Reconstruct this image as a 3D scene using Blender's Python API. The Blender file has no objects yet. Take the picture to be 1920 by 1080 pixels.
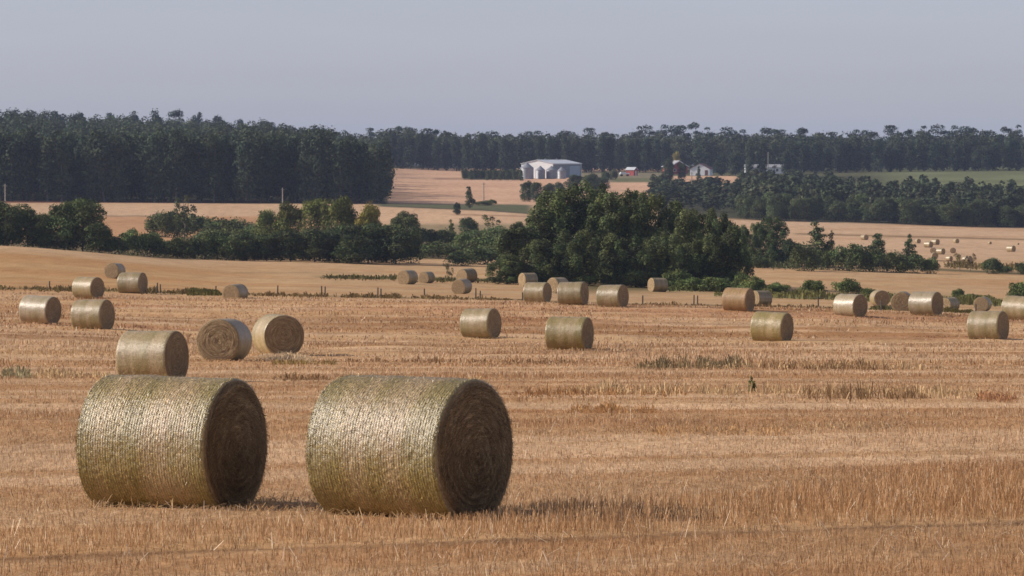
import bpy, math, random
import numpy as np
from mathutils import Vector
PI = math.pi
F = 7292.0            # focal length in photo pixels
HZ = 300.0            # eye level row
C = bpy.data.collections.new('hayfield'); bpy.context.scene.collection.children.link(C)
random.seed(4)

# ------------------------------------------------------------------ basics
def lin(r, g, b):
    f = lambda c: (c/255/12.92 if c/255 <= .04045 else ((c/255+.055)/1.055)**2.4)
    return np.array([f(r), f(g), f(b)])

def _h(ix, iy, seed):
    n = (ix.astype(np.int64)*374761393 + iy.astype(np.int64)*668265263 + seed*974634777) & 0xffffffff
    n = ((n ^ (n >> 13))*1274126177) & 0xffffffff
    n = n ^ (n >> 16)
    return (n & 0xffff)/65535.0
def vn(x, y, seed=0):
    x = np.asarray(x, float); y = np.asarray(y, float)
    x, y = np.broadcast_arrays(x, y)
    ix = np.floor(x); iy = np.floor(y); fx = x-ix; fy = y-iy
    fx = fx*fx*(3-2*fx); fy = fy*fy*(3-2*fy)
    a = _h(ix, iy, seed); b = _h(ix+1, iy, seed); c = _h(ix, iy+1, seed); d = _h(ix+1, iy+1, seed)
    return (a*(1-fx)+b*fx)*(1-fy)+(c*(1-fx)+d*fx)*fy
def fbm(x, y, seed=0, o=3):
    s = 0; a = 1; t = 0
    for k in range(o):
        s = s+a*vn(x*2**k, y*2**k, seed+k*17); t += a; a *= .5
    return s/t
def ss(x, a, b):
    t = np.clip((x-a)/(b-a), 0, 1); return t*t*(3-2*t)

def mesh_np(name, verts, faces_flat, loop_tot, mat=None, col=None, smooth=False, mats=None, midx=None):
    """verts (n,3); faces_flat loop vertex indices; loop_tot verts per face (int or array)"""
    me = bpy.data.meshes.new(name)
    nf = len(faces_flat)//loop_tot if isinstance(loop_tot, int) else len(loop_tot)
    tot = np.full(nf, loop_tot, np.int32) if isinstance(loop_tot, int) else np.asarray(loop_tot, np.int32)
    st = np.concatenate([[0], np.cumsum(tot)[:-1]]).astype(np.int32)
    me.vertices.add(len(verts)); me.vertices.foreach_set('co', np.asarray(verts, np.float32).ravel())
    me.loops.add(len(faces_flat)); me.loops.foreach_set('vertex_index', np.asarray(faces_flat, np.int32))
    me.polygons.add(nf); me.polygons.foreach_set('loop_start', st); me.polygons.foreach_set('loop_total', tot)
    if smooth: me.polygons.foreach_set('use_smooth', np.ones(nf, bool))
    if mats:
        for m in mats: me.materials.append(m)
        me.polygons.foreach_set('material_index', np.asarray(midx, np.int32))
    elif mat: me.materials.append(mat)
    me.update(calc_edges=True)
    if col is not None:
        a = me.color_attributes.new('tint', 'FLOAT_COLOR', 'POINT')
        c4 = np.ones((len(verts), 4), np.float32); c4[:, :3] = col
        a.data.foreach_set('color', c4.ravel())
    return me

def link(name, data, parent=None):
    o = bpy.data.objects.new(name, data); C.objects.link(o)
    if parent: o.parent = parent
    return o
def tag(o, label=None, cat=None, group=None, kind=None):
    if label: o['label'] = label
    if cat: o['category'] = cat
    if group: o['group'] = group
    if kind: o['kind'] = kind
    return o
def copy_tree(o, parent=None):
    c = o.copy(); C.objects.link(c); c.parent = parent
    for ch in o.children: copy_tree(ch, c)
    return c
ORD = ['first','second','third','fourth','fifth','sixth','seventh','eighth','ninth','tenth','eleventh','twelfth','thirteenth',
       'fourteenth','fifteenth','sixteenth','seventeenth','eighteenth','nineteenth','twentieth','twenty-first','twenty-second','twenty-third']

class MB:
    """collects plain shapes into one mesh"""
    def __init__(s): s.v = []; s.f = []
    def add(s, vs, fs):
        n = len(s.v); s.v += [tuple(p) for p in vs]; s.f += [tuple(i+n for i in f) for f in fs]
    def box(s, x0, x1, y0, y1, z0, z1):
        s.add([(x0,y0,z0),(x1,y0,z0),(x1,y1,z0),(x0,y1,z0),(x0,y0,z1),(x1,y0,z1),(x1,y1,z1),(x0,y1,z1)],
              [(0,3,2,1),(4,5,6,7),(0,1,5,4),(1,2,6,5),(2,3,7,6),(3,0,4,7)])
    def tube(s, p, q, r0, r1=None, n=8, cap=True):
        r1 = r0 if r1 is None else r1
        p = Vector(p); q = Vector(q); d = (q-p).normalized()
        a = d.orthogonal().normalized(); b = d.cross(a)
        vs = [p+(a*math.cos(t)+b*math.sin(t))*r0 for t in [2*PI*k/n for k in range(n)]]
        vs += [q+(a*math.cos(t)+b*math.sin(t))*r1 for t in [2*PI*k/n for k in range(n)]]
        fs = [(k, (k+1)%n, (k+1)%n+n, k+n) for k in range(n)]
        if cap: fs += [tuple(range(n-1, -1, -1)), tuple(range(n, 2*n))]
        s.add(vs, fs)
    def lathe(s, prof, n=24, c=(0,0)):
        vs = []; m = len(prof)
        for r, z in prof:
            for k in range(n):
                t = 2*PI*k/n; vs.append((c[0]+r*math.cos(t), c[1]+r*math.sin(t), z))
        fs = [(j*n+k, j*n+(k+1)%n, (j+1)*n+(k+1)%n, (j+1)*n+k) for j in range(m-1) for k in range(n)]
        s.add(vs, fs)
    def mesh(s, name, mat):
        me = bpy.data.meshes.new(name); me.from_pydata(s.v, [], s.f); me.materials.append(mat); me.update(); return me
    def build(s, name, mat, parent=None): return link(name, s.mesh(name, mat), parent)

# ------------------------------------------------------------------ materials
def newmat(name):
    m = bpy.data.materials.new(name); m.use_nodes = True
    nt = m.node_tree; b = nt.nodes['Principled BSDF']
    return m, nt, b
def N(nt, t, **kw):
    n = nt.nodes.new(t)
    for k, v in kw.items(): setattr(n, k, v)
    return n
def L(nt, a, b): nt.links.new(a, b)
def mapping(nt, sock, scale, loc=(0,0,0)):
    mp = N(nt, 'ShaderNodeMapping'); mp.inputs['Scale'].default_value = scale; mp.inputs['Location'].default_value = loc
    L(nt, sock, mp.inputs['Vector']); return mp.outputs[0]
def noise(nt, vec, scale=1, detail=3, rough=.55):
    n = N(nt, 'ShaderNodeTexNoise'); n.inputs['Scale'].default_value = scale
    n.inputs['Detail'].default_value = detail; n.inputs['Roughness'].default_value = rough
    L(nt, vec, n.inputs['Vector']); return n.outputs['Fac']
def ramp(nt, sock, stops):
    r = N(nt, 'ShaderNodeValToRGB'); e = r.color_ramp.elements
    while len(e) < len(stops): e.new(.5)
    for i, (p, c) in enumerate(stops): e[i].position = p; e[i].color = (*c, 1)
    L(nt, sock, r.inputs[0]); return r.outputs[0]
def mixc(nt, fac, a, b, mode='MIX'):
    m = N(nt, 'ShaderNodeMix', data_type='RGBA', blend_type=mode)
    if isinstance(fac, (int, float)): m.inputs[0].default_value = fac
    else: L(nt, fac, m.inputs[0])
    for s, i in ((a, 6), (b, 7)):
        if isinstance(s, tuple): m.inputs[i].default_value = (*s, 1)
        else: L(nt, s, m.inputs[i])
    return m.outputs[2]
def math_(nt, op, a, b=None):
    m = N(nt, 'ShaderNodeMath', operation=op)
    for i, s in enumerate((a, b)):
        if s is None: continue
        if isinstance(s, (int, float)): m.inputs[i].default_value = s
        else: L(nt, s, m.inputs[i])
    return m.outputs[0]
def bump(nt, b, h, dist, strength=1):
    bp = N(nt, 'ShaderNodeBump'); bp.inputs['Distance'].default_value = dist; bp.inputs['Strength'].default_value = strength
    L(nt, h, bp.inputs['Height']); L(nt, bp.outputs[0], b.inputs['Normal'])

def plain(name, col, rough=.7, spec=.3, metal=0, nscale=3, var=.25):
    m, nt, b = newmat(name)
    tc = N(nt, 'ShaderNodeTexCoord').outputs['Object']
    f = noise(nt, tc, nscale, 4)
    c = tuple(float(x) for x in col)
    L(nt, ramp(nt, f, [(.3, tuple(x*(1-var) for x in c)), (.7, tuple(min(1, x*(1+var)) for x in c))]), b.inputs['Base Color'])
    b.inputs['Roughness'].default_value = rough; b.inputs['Specular IOR Level'].default_value = spec
    b.inputs['Metallic'].default_value = metal
    return m
def tinted(name, rough=.8, spec=.2, transl=0.0, rnd=.12, mul=(1,1,1)):
    """colour from the per-leaf or per-straw tint, slightly different for every object"""
    m, nt, b = newmat(name)
    at = N(nt, 'ShaderNodeAttribute', attribute_name='tint')
    oi = N(nt, 'ShaderNodeObjectInfo')
    hs = N(nt, 'ShaderNodeHueSaturation')
    v = N(nt, 'ShaderNodeMapRange'); L(nt, oi.outputs['Random'], v.inputs[0]); v.inputs[3].default_value = 1-rnd; v.inputs[4].default_value = 1+rnd
    L(nt, v.outputs[0], hs.inputs['Value'])
    c0 = mixc(nt, 1.0, at.outputs['Color'], tuple(mul), 'MULTIPLY')
    L(nt, c0, hs.inputs['Color'])
    L(nt, hs.outputs[0], b.inputs['Base Color'])
    b.inputs['Roughness'].default_value = rough; b.inputs['Specular IOR Level'].default_value = spec
    if transl > 0:
        tr = N(nt, 'ShaderNodeBsdfTranslucent'); L(nt, hs.outputs[0], tr.inputs[0])
        mx = N(nt, 'ShaderNodeMixShader'); mx.inputs[0].default_value = transl
        L(nt, b.outputs[0], mx.inputs[1]); L(nt, tr.outputs[0], mx.inputs[2])
        L(nt, mx.outputs[0], nt.nodes['Material Output'].inputs[0])
    return m
M = {}
M['leaf'] = tinted('foliage', .75, .15, .15)
M['straw'] = tinted('straw_blades', .55, .35, .3)
M['weed'] = tinted('weeds', .8, .1, .2)
M['bark'] = plain('bark', (.16,.14,.12), .9, .1)
M['palebark'] = plain('pale_bark', (.30,.27,.23), .9, .1)
M['post'] = plain('weathered_post', (.10,.085,.07), .9, .1)
M['wire'] = plain('fence_wire', (.2,.2,.2), .5, .5, .6)
M['whitewall'] = plain('white_siding', (.78,.78,.77), .6, .3, nscale=.6, var=.05)
M['shadewall'] = plain('shaded_siding', (.21,.24,.27), .6, .3, nscale=.6, var=.08)  # blue-grey carries the shade of the barn's side wall
M['metalroof'] = plain('pale_metal_roof', (.62,.64,.66), .45, .5, .2, nscale=.5, var=.08)
M['doorblue'] = plain('pale_sliding_door', (.36,.44,.50), .6, .3, nscale=.5, var=.06)
M['darkopen'] = plain('dark_glass', (.05,.055,.06), .3, .5)
M['steel'] = plain('galvanized_steel', (.30,.31,.33), .48, .5, .45, nscale=1.2, var=.12)
M['red'] = plain('red_boards', (.36,.075,.06), .7, .3, nscale=1, var=.15)
M['brownroof'] = plain('brown_roof', (.17,.09,.08), .8, .2, nscale=1, var=.15)
M['shingle'] = plain('grey_shingles', (.32,.32,.33), .8, .2, nscale=1, var=.1)
M['tyre'] = plain('tyre_rubber', (.03,.03,.03), .8, .2)

# ground: field colour from the attribute, broken up by straw and soil noise
def ground_mat():
    m, nt, b = newmat('stubble_soil')
    at = N(nt, 'ShaderNodeAttribute', attribute_name='tint')
    tc = N(nt, 'ShaderNodeTexCoord').outputs['Object']
    n1 = noise(nt, mapping(nt, tc, (6, 3, 6)), 1, 5, .7)
    n2 = noise(nt, mapping(nt, tc, (.5, .12, .5)), 1, 5, .65)
    n3 = noise(nt, mapping(nt, tc, (.04, .015, .04)), 1, 4, .6)
    f1 = ramp(nt, n1, [(.3, (.62,.60,.58)), (.7, (1.25,1.25,1.25))])
    f2 = ramp(nt, n2, [(.3, (.84,.82,.80)), (.7, (1.12,1.13,1.14))])
    f3 = ramp(nt, n3, [(.3, (.92,.91,.90)), (.7, (1.06,1.06,1.07))])
    c = mixc(nt, 1, at.outputs['Color'], f1, 'MULTIPLY')
    c = mixc(nt, 1, c, f2, 'MULTIPLY'); c = mixc(nt, 1, c, f3, 'MULTIPLY')
    L(nt, c, b.inputs['Base Color'])
    b.inputs['Roughness'].default_value = .95; b.inputs['Specular IOR Level'].default_value = .05
    hsum = math_(nt, 'ADD', math_(nt, 'MULTIPLY', n1, .25), n2)
    bump(nt, b, hsum, .12, .6)
    return m
M['ground'] = ground_mat()

def bale_side_mat(sat=1.0, fs=60, ro=.34, sp=1.0, tone=(1, 1, 1), olive=.7):
    m, nt, b = newmat('netted_straw_side')
    at = N(nt, 'ShaderNodeAttribute', attribute_name='tint')
    tc = N(nt, 'ShaderNodeTexCoord').outputs['Object']
    oi = N(nt, 'ShaderNodeObjectInfo')
    off = N(nt, 'ShaderNodeVectorMath', operation='SCALE'); off.inputs[0].default_value = (13, 7, 5); L(nt, oi.outputs['Random'], off.inputs[3])
    ad = N(nt, 'ShaderNodeVectorMath', operation='ADD'); L(nt, tc, ad.inputs[0]); L(nt, off.outputs[0], ad.inputs[1])
    v = ad.outputs[0]
    bands = noise(nt, mapping(nt, v, (3.2, .45, .45)), 1, 4, .6)
    streak = noise(nt, mapping(nt, v, (75, 34, 34)), 1, 3, .6)
    fine = noise(nt, mapping(nt, v, (fs, fs, fs)), 1, 4, .8)
    sx = N(nt, 'ShaderNodeSeparateXYZ'); L(nt, tc, sx.inputs[0])
    wob = noise(nt, mapping(nt, v, (3, 5, 5)), 1, 2)
    ph = math_(nt, 'ADD', math_(nt, 'MULTIPLY', sx.outputs[0], 2*PI/.029), math_(nt, 'MULTIPLY', wob, 1.6))
    wave = math_(nt, 'SINE', ph)
    WAVE = ramp(nt, math_(nt, 'ADD', math_(nt, 'MULTIPLY', wave, .5), .5), [(.05, (.70,.68,.63)), (.6, (1.08,1.08,1.08))])
    col = ramp(nt, bands, [(.30, (.235,.185,.060)), (.45, (.31,.23,.095)), (.58, (.39,.285,.155)), (.72, (.27,.21,.075))])
    ol = ramp(nt, math_(nt, 'ADD', math_(nt, 'ABSOLUTE', sx.outputs[0]), math_(nt, 'MULTIPLY', bands, .35)), [(.62, (0, 0, 0)), (.82, (olive,)*3)])
    col = mixc(nt, ol, col, (.245, .195, .068))
    col = mixc(nt, 1, col, tone, 'MULTIPLY')
    col = mixc(nt, 1, col, ramp(nt, streak, [(.25, (.74,.72,.68)), (.7, (1.18,1.18,1.18))]), 'MULTIPLY')
    col = mixc(nt, 1, col, ramp(nt, fine, [(.34, (.66,.63,.58)), (.5, (.98,.98,.97)), (.68, (1.5,1.5,1.48))]), 'MULTIPLY')
    col = mixc(nt, 1, col, WAVE, 'MULTIPLY')
    col = mixc(nt, 1, col, at.outputs['Color'], 'MULTIPLY')
    hs = N(nt, 'ShaderNodeHueSaturation'); L(nt, col, hs.inputs['Color']); hs.inputs['Saturation'].default_value = sat
    mr = N(nt, 'ShaderNodeMapRange'); L(nt, oi.outputs['Random'], mr.inputs[0]); mr.inputs[3].default_value = .85; mr.inputs[4].default_value = 1.12
    L(nt, mr.outputs[0], hs.inputs['Value'])
    L(nt, hs.outputs[0], b.inputs['Base Color'])
    h = math_(nt, 'ADD', math_(nt, 'MULTIPLY', wave, .30), math_(nt, 'ADD', math_(nt, 'MULTIPLY', fine, 1.5), streak))
    bump(nt, b, h, .0045, .8)
    b.inputs['Roughness'].default_value = ro; b.inputs['Specular IOR Level'].default_value = sp
    return m
M['bale_side'] = bale_side_mat(1.05)
M['bale_side_dry'] = bale_side_mat(.92, 26, .42, .7, olive=.35)
M['bale_side_brown'] = bale_side_mat(.95, 26, .5, .5, (1.0, .84, .74), 0)
M['bale_side_green'] = bale_side_mat(1.0, 26, .42, .7, (.98, 1.0, .93), .35)
M['bale_side_silver'] = bale_side_mat(.8, 26, .38, 1.0, (1.08, 1.08, 1.1), .2)

def bale_face_mat():
    m, nt, b = newmat('coiled_straw_face')
    at = N(nt, 'ShaderNodeAttribute', attribute_name='tint')
    tc = N(nt, 'ShaderNodeTexCoord').outputs['Object']
    oi = N(nt, 'ShaderNodeObjectInfo')
    sx = N(nt, 'ShaderNodeSeparateXYZ'); L(nt, tc, sx.inputs[0])
    y, z = sx.outputs[1], math_(nt, 'SUBTRACT', sx.outputs[2], .69)
    r = math_(nt, 'SQRT', math_(nt, 'ADD', math_(nt, 'MULTIPLY', y, y), math_(nt, 'MULTIPLY', z, z)))
    rr = math_(nt, 'ADD', r, .001)
    cb = N(nt, 'ShaderNodeCombineXYZ')
    L(nt, math_(nt, 'MULTIPLY', r, 32), cb.inputs[0])
    L(nt, math_(nt, 'MULTIPLY', math_(nt, 'DIVIDE', y, rr), 1.6), cb.inputs[1])
    L(nt, math_(nt, 'ADD', math_(nt, 'MULTIPLY', math_(nt, 'DIVIDE', z, rr), 1.6), math_(nt, 'MULTIPLY', oi.outputs['Random'], 20)), cb.inputs[2])
    ring = noise(nt, cb.outputs[0], 1, 5, .65)
    fine = noise(nt, mapping(nt, tc, (45, 45, 45)), 1, 4, .75)
    col = ramp(nt, ring, [(.30, (.20,.135,.075)), (.45, (.31,.215,.115)), (.57, (.42,.30,.165)), (.70, (.58,.44,.26))])
    col = mixc(nt, 1, col, ramp(nt, fine, [(.3, (.6,.58,.55)), (.7, (1.3,1.3,1.3))]), 'MULTIPLY')
    col = mixc(nt, 1, col, at.outputs['Color'], 'MULTIPLY')
    L(nt, col, b.inputs['Base Color'])
    bump(nt, b, math_(nt, 'ADD', math_(nt, 'MULTIPLY', ring, 1.2), math_(nt, 'MULTIPLY', fine, 1.6)), .024, 1)
    b.inputs['Roughness'].default_value = .8; b.inputs['Specular IOR Level'].default_value = .2
    return m
M['bale_face'] = bale_face_mat()

# ------------------------------------------------------------------ terrain (rows seen at distance d for five bearings)
DS = np.array([3, 12, 25, 30, 38.5, 60, 90, 123, 150, 185, 230, 255, 280, 350, 400, 450, 490, 520, 600, 700, 850, 1000, 1150, 1300, 1500, 1700, 1900, 2500, 4000, 6500], float)
pl = lambda d: 546+16042/d
near = [pl(3), pl(12), pl(25), pl(30), pl(38.5), pl(60), pl(90), pl(123)]
US = np.array([0, 480, 960, 1440, 1920], float)
TT = np.array([
 near+[642, 608, 571, 553, 541, 514, 486, 463, 462, 467, 458, 436, 404, 379, 358, 330, 300, 285, 282, 290, 301, 306],
 near+[651, 628, 575, 562, 553, 538, 520, 507, 496, 488, 468, 446, 418, 383, 362, 340, 318, 305, 302, 305, 308, 309],
 near+[652, 634, 575, 567, 561, 548, 532, 518, 508, 500, 474, 448, 420, 385, 368, 350, 334, 322, 318, 316, 314, 310],
 near+[653, 640, 584, 578, 575, 560, 545, 531, 518, 510, 488, 468, 444, 416, 388, 360, 330, 322, 318, 316, 314, 310],
 near+[652, 639, 598, 592, 587, 573, 558, 543, 530, 521, 502, 480, 450, 430, 400, 352, 325, 318, 316, 314, 312, 310]], float)
LD = np.log(DS)
fine_l = np.linspace(LD[0], LD[-1], 3000)
def pchip(x, y, xi):
    h = np.diff(x); dl = np.diff(y)/h; m = np.zeros_like(y)
    for i in range(1, len(y)-1):
        if dl[i-1]*dl[i] > 0:
            w1 = 2*h[i]+h[i-1]; w2 = h[i]+2*h[i-1]; m[i] = (w1+w2)/(w1/dl[i-1]+w2/dl[i])
    m[0] = dl[0]; m[-1] = dl[-1]
    k = np.clip(np.searchsorted(x, xi)-1, 0, len(x)-2); t = (xi-x[k])/h[k]
    return ((1+2*t)*(1-t)**2)*y[k]+t*(1-t)**2*h[k]*m[k]+t*t*(3-2*t)*y[k+1]+t*t*(t-1)*h[k]*m[k+1]
# interpolate heights (smooth in the real world), not rows
ZT = np.array([pchip(LD, -(row-HZ)*DS/F, fine_l) for row in TT])
def zt(X, d):
    """ground height at world X, Y=d (camera at the origin)"""
    X = np.asarray(X, float); d = np.asarray(d, float)
    dd = np.clip(d, 3, 6499)
    u = 960+X*F/np.maximum(dd, 3)
    u = np.clip(u, 0, 1920)
    i = np.clip((u/480).astype(int), 0, 3); t = u/480-i; t = t*t*(3-2*t)*.5+t*.5
    k = (np.log(dd)-fine_l[0])/(fine_l[1]-fine_l[0]); k0 = np.clip(k.astype(int), 0, 2998); f = k-k0
    g = lambda c: ZT[c, k0]*(1-f)+ZT[c, k0+1]*f
    return g(i)*(1-t)+g(i+1)*t
def X_(u, d): return (u-960)*d/F
def yrow(u, d): return HZ-zt(X_(u, d), d)*F/d
def dfrom(u, y, dmin=20):
    dd = np.exp(np.linspace(math.log(dmin), math.log(5000), 6000))
    yy = yrow(np.full_like(dd, u), dd)
    k = np.argmax(yy <= y)
    return float(dd[k])
def P(u, d, dz=0): x = float(X_(u, d)); return (x, d, float(zt(x, d))+dz)

# ---- near-field row coordinate: cutting rows run slightly diagonal close by
def srow(X, d):
    k = .52*(1-ss(d, 46, 78))+.03
    return d-k*X

# ------------------------------------------------------------------ ground colour per field
KG = 1.0
def col(r, g, b): return lin(r, g, b)*KG
def paint(X, d):
    u = 960+X*F/d; y = HZ-zt(X, d)*F/d
    n = len(X) if X.ndim == 1 else None
    wob = (fbm(X*.05, d*.02, 3)-.5)
    def put(c, mask, k):
        m = np.clip(mask, 0, 1)[..., None]; return c*(1-m)+k*m
    def band(y0, y1, soft=1.2, yy=None):
        yy = y if yy is None else yy
        return ss(yy, y0-soft, y0+soft)*(1-ss(yy, y1-soft, y1+soft))
    def urange(a, b, soft=12): return ss(u, a-soft, a+soft)*(1-ss(u, b-soft, b+soft))
    s = srow(X, d)
    # near stubble
    c = np.ones(X.shape+(3,))*col(180, 143, 103)
    st = fbm(X*.12, s*.55, 11, 4)                     # streaks along the rows
    c = put(c, ss(st, .48, .68)*.65, col(196, 162, 124))
    c = put(c, ss(st, .5, .3)*.55, col(168, 122, 80))
    c = put(c, ss(s, 39+ss(X, 0.3, 5)*4.4, 37.4+ss(X, 0.3, 5)*4.4)*(s > 34.3)*.4, col(186, 144, 96))
    c = put(c, np.exp(-((s-34.1)/.3)**2)*(.4+.5*vn(X*.8, s*0, 4)), col(100, 72, 48))
    c = put(c, np.exp(-((s-31.0)/.25)**2)*.3, col(120, 85, 55))
    q = fbm(X*.012+5, s*.42, 13, 3)
    c = put(c, ss(q, .50, .60)*ss(s, 42, 46)*.75, col(208, 175, 138))
    c = put(c, ss(q, .46, .36)*ss(s, 42, 46)*.6, col(182, 140, 98))
    q2 = vn(X*.03+9, (d-.05*X)*1.3, 15)
    c = put(c, ss(q2, .80, .95)*ss(d, 44, 60)*.45, col(140, 102, 68))
    # reddish patches of the swell in front of the fence
    rp = ss(fbm(X*.05, d*.09, 21, 3), .48, .62)*ss(d, 170, 190)*(1-ss(d, 226, 238))
    c = put(c, rp*.5, col(176, 124, 84))
    wr = fbm(X*.06, d*.16, 31, 3)
    c = put(c, ss(wr, .56, .66)*ss(d, 105, 140)*(1-ss(d, 250, 262))*.6, col(198, 162, 118))
    c = put(c, ss(wr, .42, .34)*ss(d, 125, 150)*(1-ss(d, 250, 262))*.6, col(150, 108, 68))
    dl = np.abs((d+X*.06+fbm(X*.04, d*.02, 41)*14) % 17-8.5)
    c = put(c, np.exp(-(dl/.9)**2)*ss(d, 120, 150)*(1-ss(d, 240, 262))*.45*ss(vn(X*.06, d*.03, 5), .3, .6), col(120, 82, 52))
    # beyond the fence
    b1 = ss(d, 262, 285)
    mid = col(183, 151, 112)*np.ones(X.shape+(3,))
    mid = put(mid, (1-ss(u, 250, 620))*.75, col(180, 138, 88))
    stm = fbm(X*.03, d*.12, 51, 3)
    mid = put(mid, ss(stm, .52, .62)*.5, col(178, 134, 88))
    mid = put(mid, ss(stm, .48, .38)*.4, col(190, 158, 114))
    c = put(c, b1, mid)
    # fence-foot grass line
    yf = np.interp(u, [0, 92, 300, 404, 520, 710, 896, 1205, 1305, 1535, 1655, 1920], [540, 541, 548, 551, 552, 558, 560, 571, 572, 577, 580, 589])
    c = put(c, np.exp(-((y-yf)/1.7)**2)*(.45+.5*vn(X*.25, d*.1, 8)), col(104, 90, 58))
    # olive strips
    c = put(c, np.exp(-((y-np.interp(u, [560, 1000, 1100], [518, 526, 527]))/2.2)**2)*urange(600, 980, 30), col(92, 88, 50))
    c = put(c, np.exp(-((y-512-wob*3)/1.4)**2)*urange(420, 700, 30)*.4, col(120, 100, 64))
    c = put(c, np.exp(-((y-488)/1.2)**2)*urange(300, 560, 15)*.6, col(225, 210, 175))
    oy = np.interp(u, [1380, 1500, 1650, 1800, 1920], [551, 553, 556, 562, 570])
    c = put(c, np.exp(-((y-oy)/7.0)**2)*ss(u, 1330, 1400)*(.8), col(104, 98, 58))
    c = put(c, np.exp(-((y-540)/8.0)**2)*urange(1000, 1390, 20)*.8, col(80, 80, 48))
    hy = np.interp(u, [1390, 1600, 1750, 1920], [498, 503, 505, 513])
    c = put(c, ss(y, hy+8, hy-6)*ss(d, 420, 440), col(188, 155, 116))
    c = put(c, np.exp(-((y-hy)/2.4)**2)*ss(u, 1380, 1395), col(86, 80, 48))
    c = put(c, np.exp(-((y-hy+7)/2.0)**2)*ss(u, 1380, 1395)*(1-ss(u,1560,1600))*.9, col(90, 92, 62))
    # darker brown-olive ground under the hedges
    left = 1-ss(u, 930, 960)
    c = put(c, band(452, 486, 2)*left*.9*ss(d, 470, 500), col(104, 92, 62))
    # valley fields
    vf = ss(d, 640, 680)
    v = np.ones(X.shape+(3,))*col(194, 162, 128)
    left2 = 1-ss(u, 985, 1010)
    v = put(v, band(405.5, 500, .8)*(1-ss(u, 600, 700)), col(186, 144, 104))
    v = put(v, np.exp(-((y-405)/1.1)**2)*(1-ss(u, 270, 330))*.8, col(116, 100, 72))
    vs = fbm(X*.02, y*.35, 61, 2)
    v = put(v, ss(vs, .55, .7)*.35*band(408, 450, 2), col(170, 126, 86))
    v = put(v, np.exp(-((y-np.interp(u, [820, 1000], [401, 406]))/1.2)**2)*ss(u, 820, 880)*left2*.8, col(140, 104, 76))
    v = put(v, band(420, 470, 3)*urange(600, 1000, 30)*.7, col(120, 112, 80))
    yt = np.interp(u, [700, 800, 900, 1000], [379, 377, 376, 379]); yb = np.interp(u, [700, 800, 900, 1000], [386, 390, 394, 401])
    v = put(v, ss(y, yt-1.5, yt+.5)*(1-ss(y, yb-.8, yb+.8))*ss(u, 690, 720)*left2, col(92, 94, 66))
    v = put(v, np.exp(-((y-yb)/1.0)**2)*ss(u, 700, 720)*left2, col(70, 66, 50))
    # right field lines
    v = put(v, np.exp(-((y-np.interp(u, [1400, 1480, 1920], [437, 438, 449]))/1.4)**2)*ss(u, 1480, 1500), col(122, 100, 66))
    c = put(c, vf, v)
    # the slope beyond 1000 m
    sl = ss(d, 1000, 1030)
    ed = ss(y, 376, 378.5)
    w = np.ones(X.shape+(3,))*col(200, 163, 132)
    w = put(w, ss(fbm(X*.01, y*.3, 71, 2), .5, .65)*.3, col(190, 150, 120))
    fo = col(70, 70, 48)
    w = put(w, 1-ss(u, 722, 730), fo)
    w = put(w, ss(u, 1370, 1400), fo)
    w = put(w, ss(u, 1225, 1240)*ss(y, 352, 358), fo)
    w = put(w, urange(1085, 1262, 6)*band(321, 342, 1.5)*.9, col(110, 108, 84))
    w = put(w, urange(1215, 1372, 6)*band(342, 344.5, .8), col(110, 98, 66))
    w = put(w, urange(1150, 1262, 6)*band(334, 341, 1)*.8, col(96, 100, 64))
    w = put(w, 1-ss(y, 314, 317.5), fo)
    w = put(w, ss(u, 1235, 1250)*(1-ss(y, 329, 331)), col(88, 88, 60))
    g = ss(u, 1600, 1730)*band(312, 356, 3)
    w = put(w, g, col(112, 118, 82)*1.0); w = put(w, g*ss(fbm(X*.02, y*.2, 81, 3), .5, .6)*.5, col(96, 98, 66))
    w = put(w, urange(868, 980, 5)*band(322, 337, 1), fo)
    w = put(w, urange(815, 885, 8)*band(333, 337, 1)*.6, col(130, 100, 78))
    c = put(c, sl*(1-.0*ed), w)
    # dark reddish verge before the left wood
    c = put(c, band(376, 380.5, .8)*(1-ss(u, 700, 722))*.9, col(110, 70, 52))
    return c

def ground():
    u = np.concatenate([np.linspace(-1500, -40, 60), np.linspace(-30, 1950, 460), np.linspace(1960, 3420, 60)])
    # rows roughly evenly spread as seen, so far fields keep crisp borders
    a = np.linspace(0, 1, 6000); ld = math.log(3.2)+(math.log(6400)-math.log(3.2))*a
    dd = np.exp(ld); yy = HZ-zt(X_(960, dd), dd)*F/dd
    wgt = np.minimum(np.abs(np.gradient(yy)), 1.5)+.10+.25*((dd > 900) & (dd < 2000))
    cs = np.cumsum(wgt); cs /= cs[-1]
    d = np.interp(np.linspace(0, 1, 1300), cs, dd)
    U, D = np.meshgrid(u, d); X = (U-960)*D/F
    Z = zt(X, D)
    c = paint(X, D)
    s = srow(X, D)
    amp = .05*ss(D, 44, 70)*(1-ss(D, 255, 300))
    Z = Z+amp*(fbm(X*.5, s*1.1, 91, 4)-.5)*2+.15*ss(D, 110, 150)*(1-ss(D, 250, 275))*(fbm(X*.22, s*.40, 95, 4)-.5)*2
    Z = Z+.04*(fbm(X*1.2, s*2.0, 97, 3)-.5)*(1-ss(D, 60, 90))
    nr, nc = D.shape
    V = np.stack([X, D, Z], -1).reshape(-1, 3)
    i = np.arange(nr-1)[:, None]*nc+np.arange(nc-1)[None]
    fc = np.stack([i, i+1, i+nc+1, i+nc], -1).reshape(-1)
    me = mesh_np('ground', V, fc, 4, M['ground'], c.reshape(-1, 3), smooth=True)
    tag(link('ground', me), 'harvested stubble fields rolling down into a valley', 'ground', kind='structure')
ground()

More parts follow.
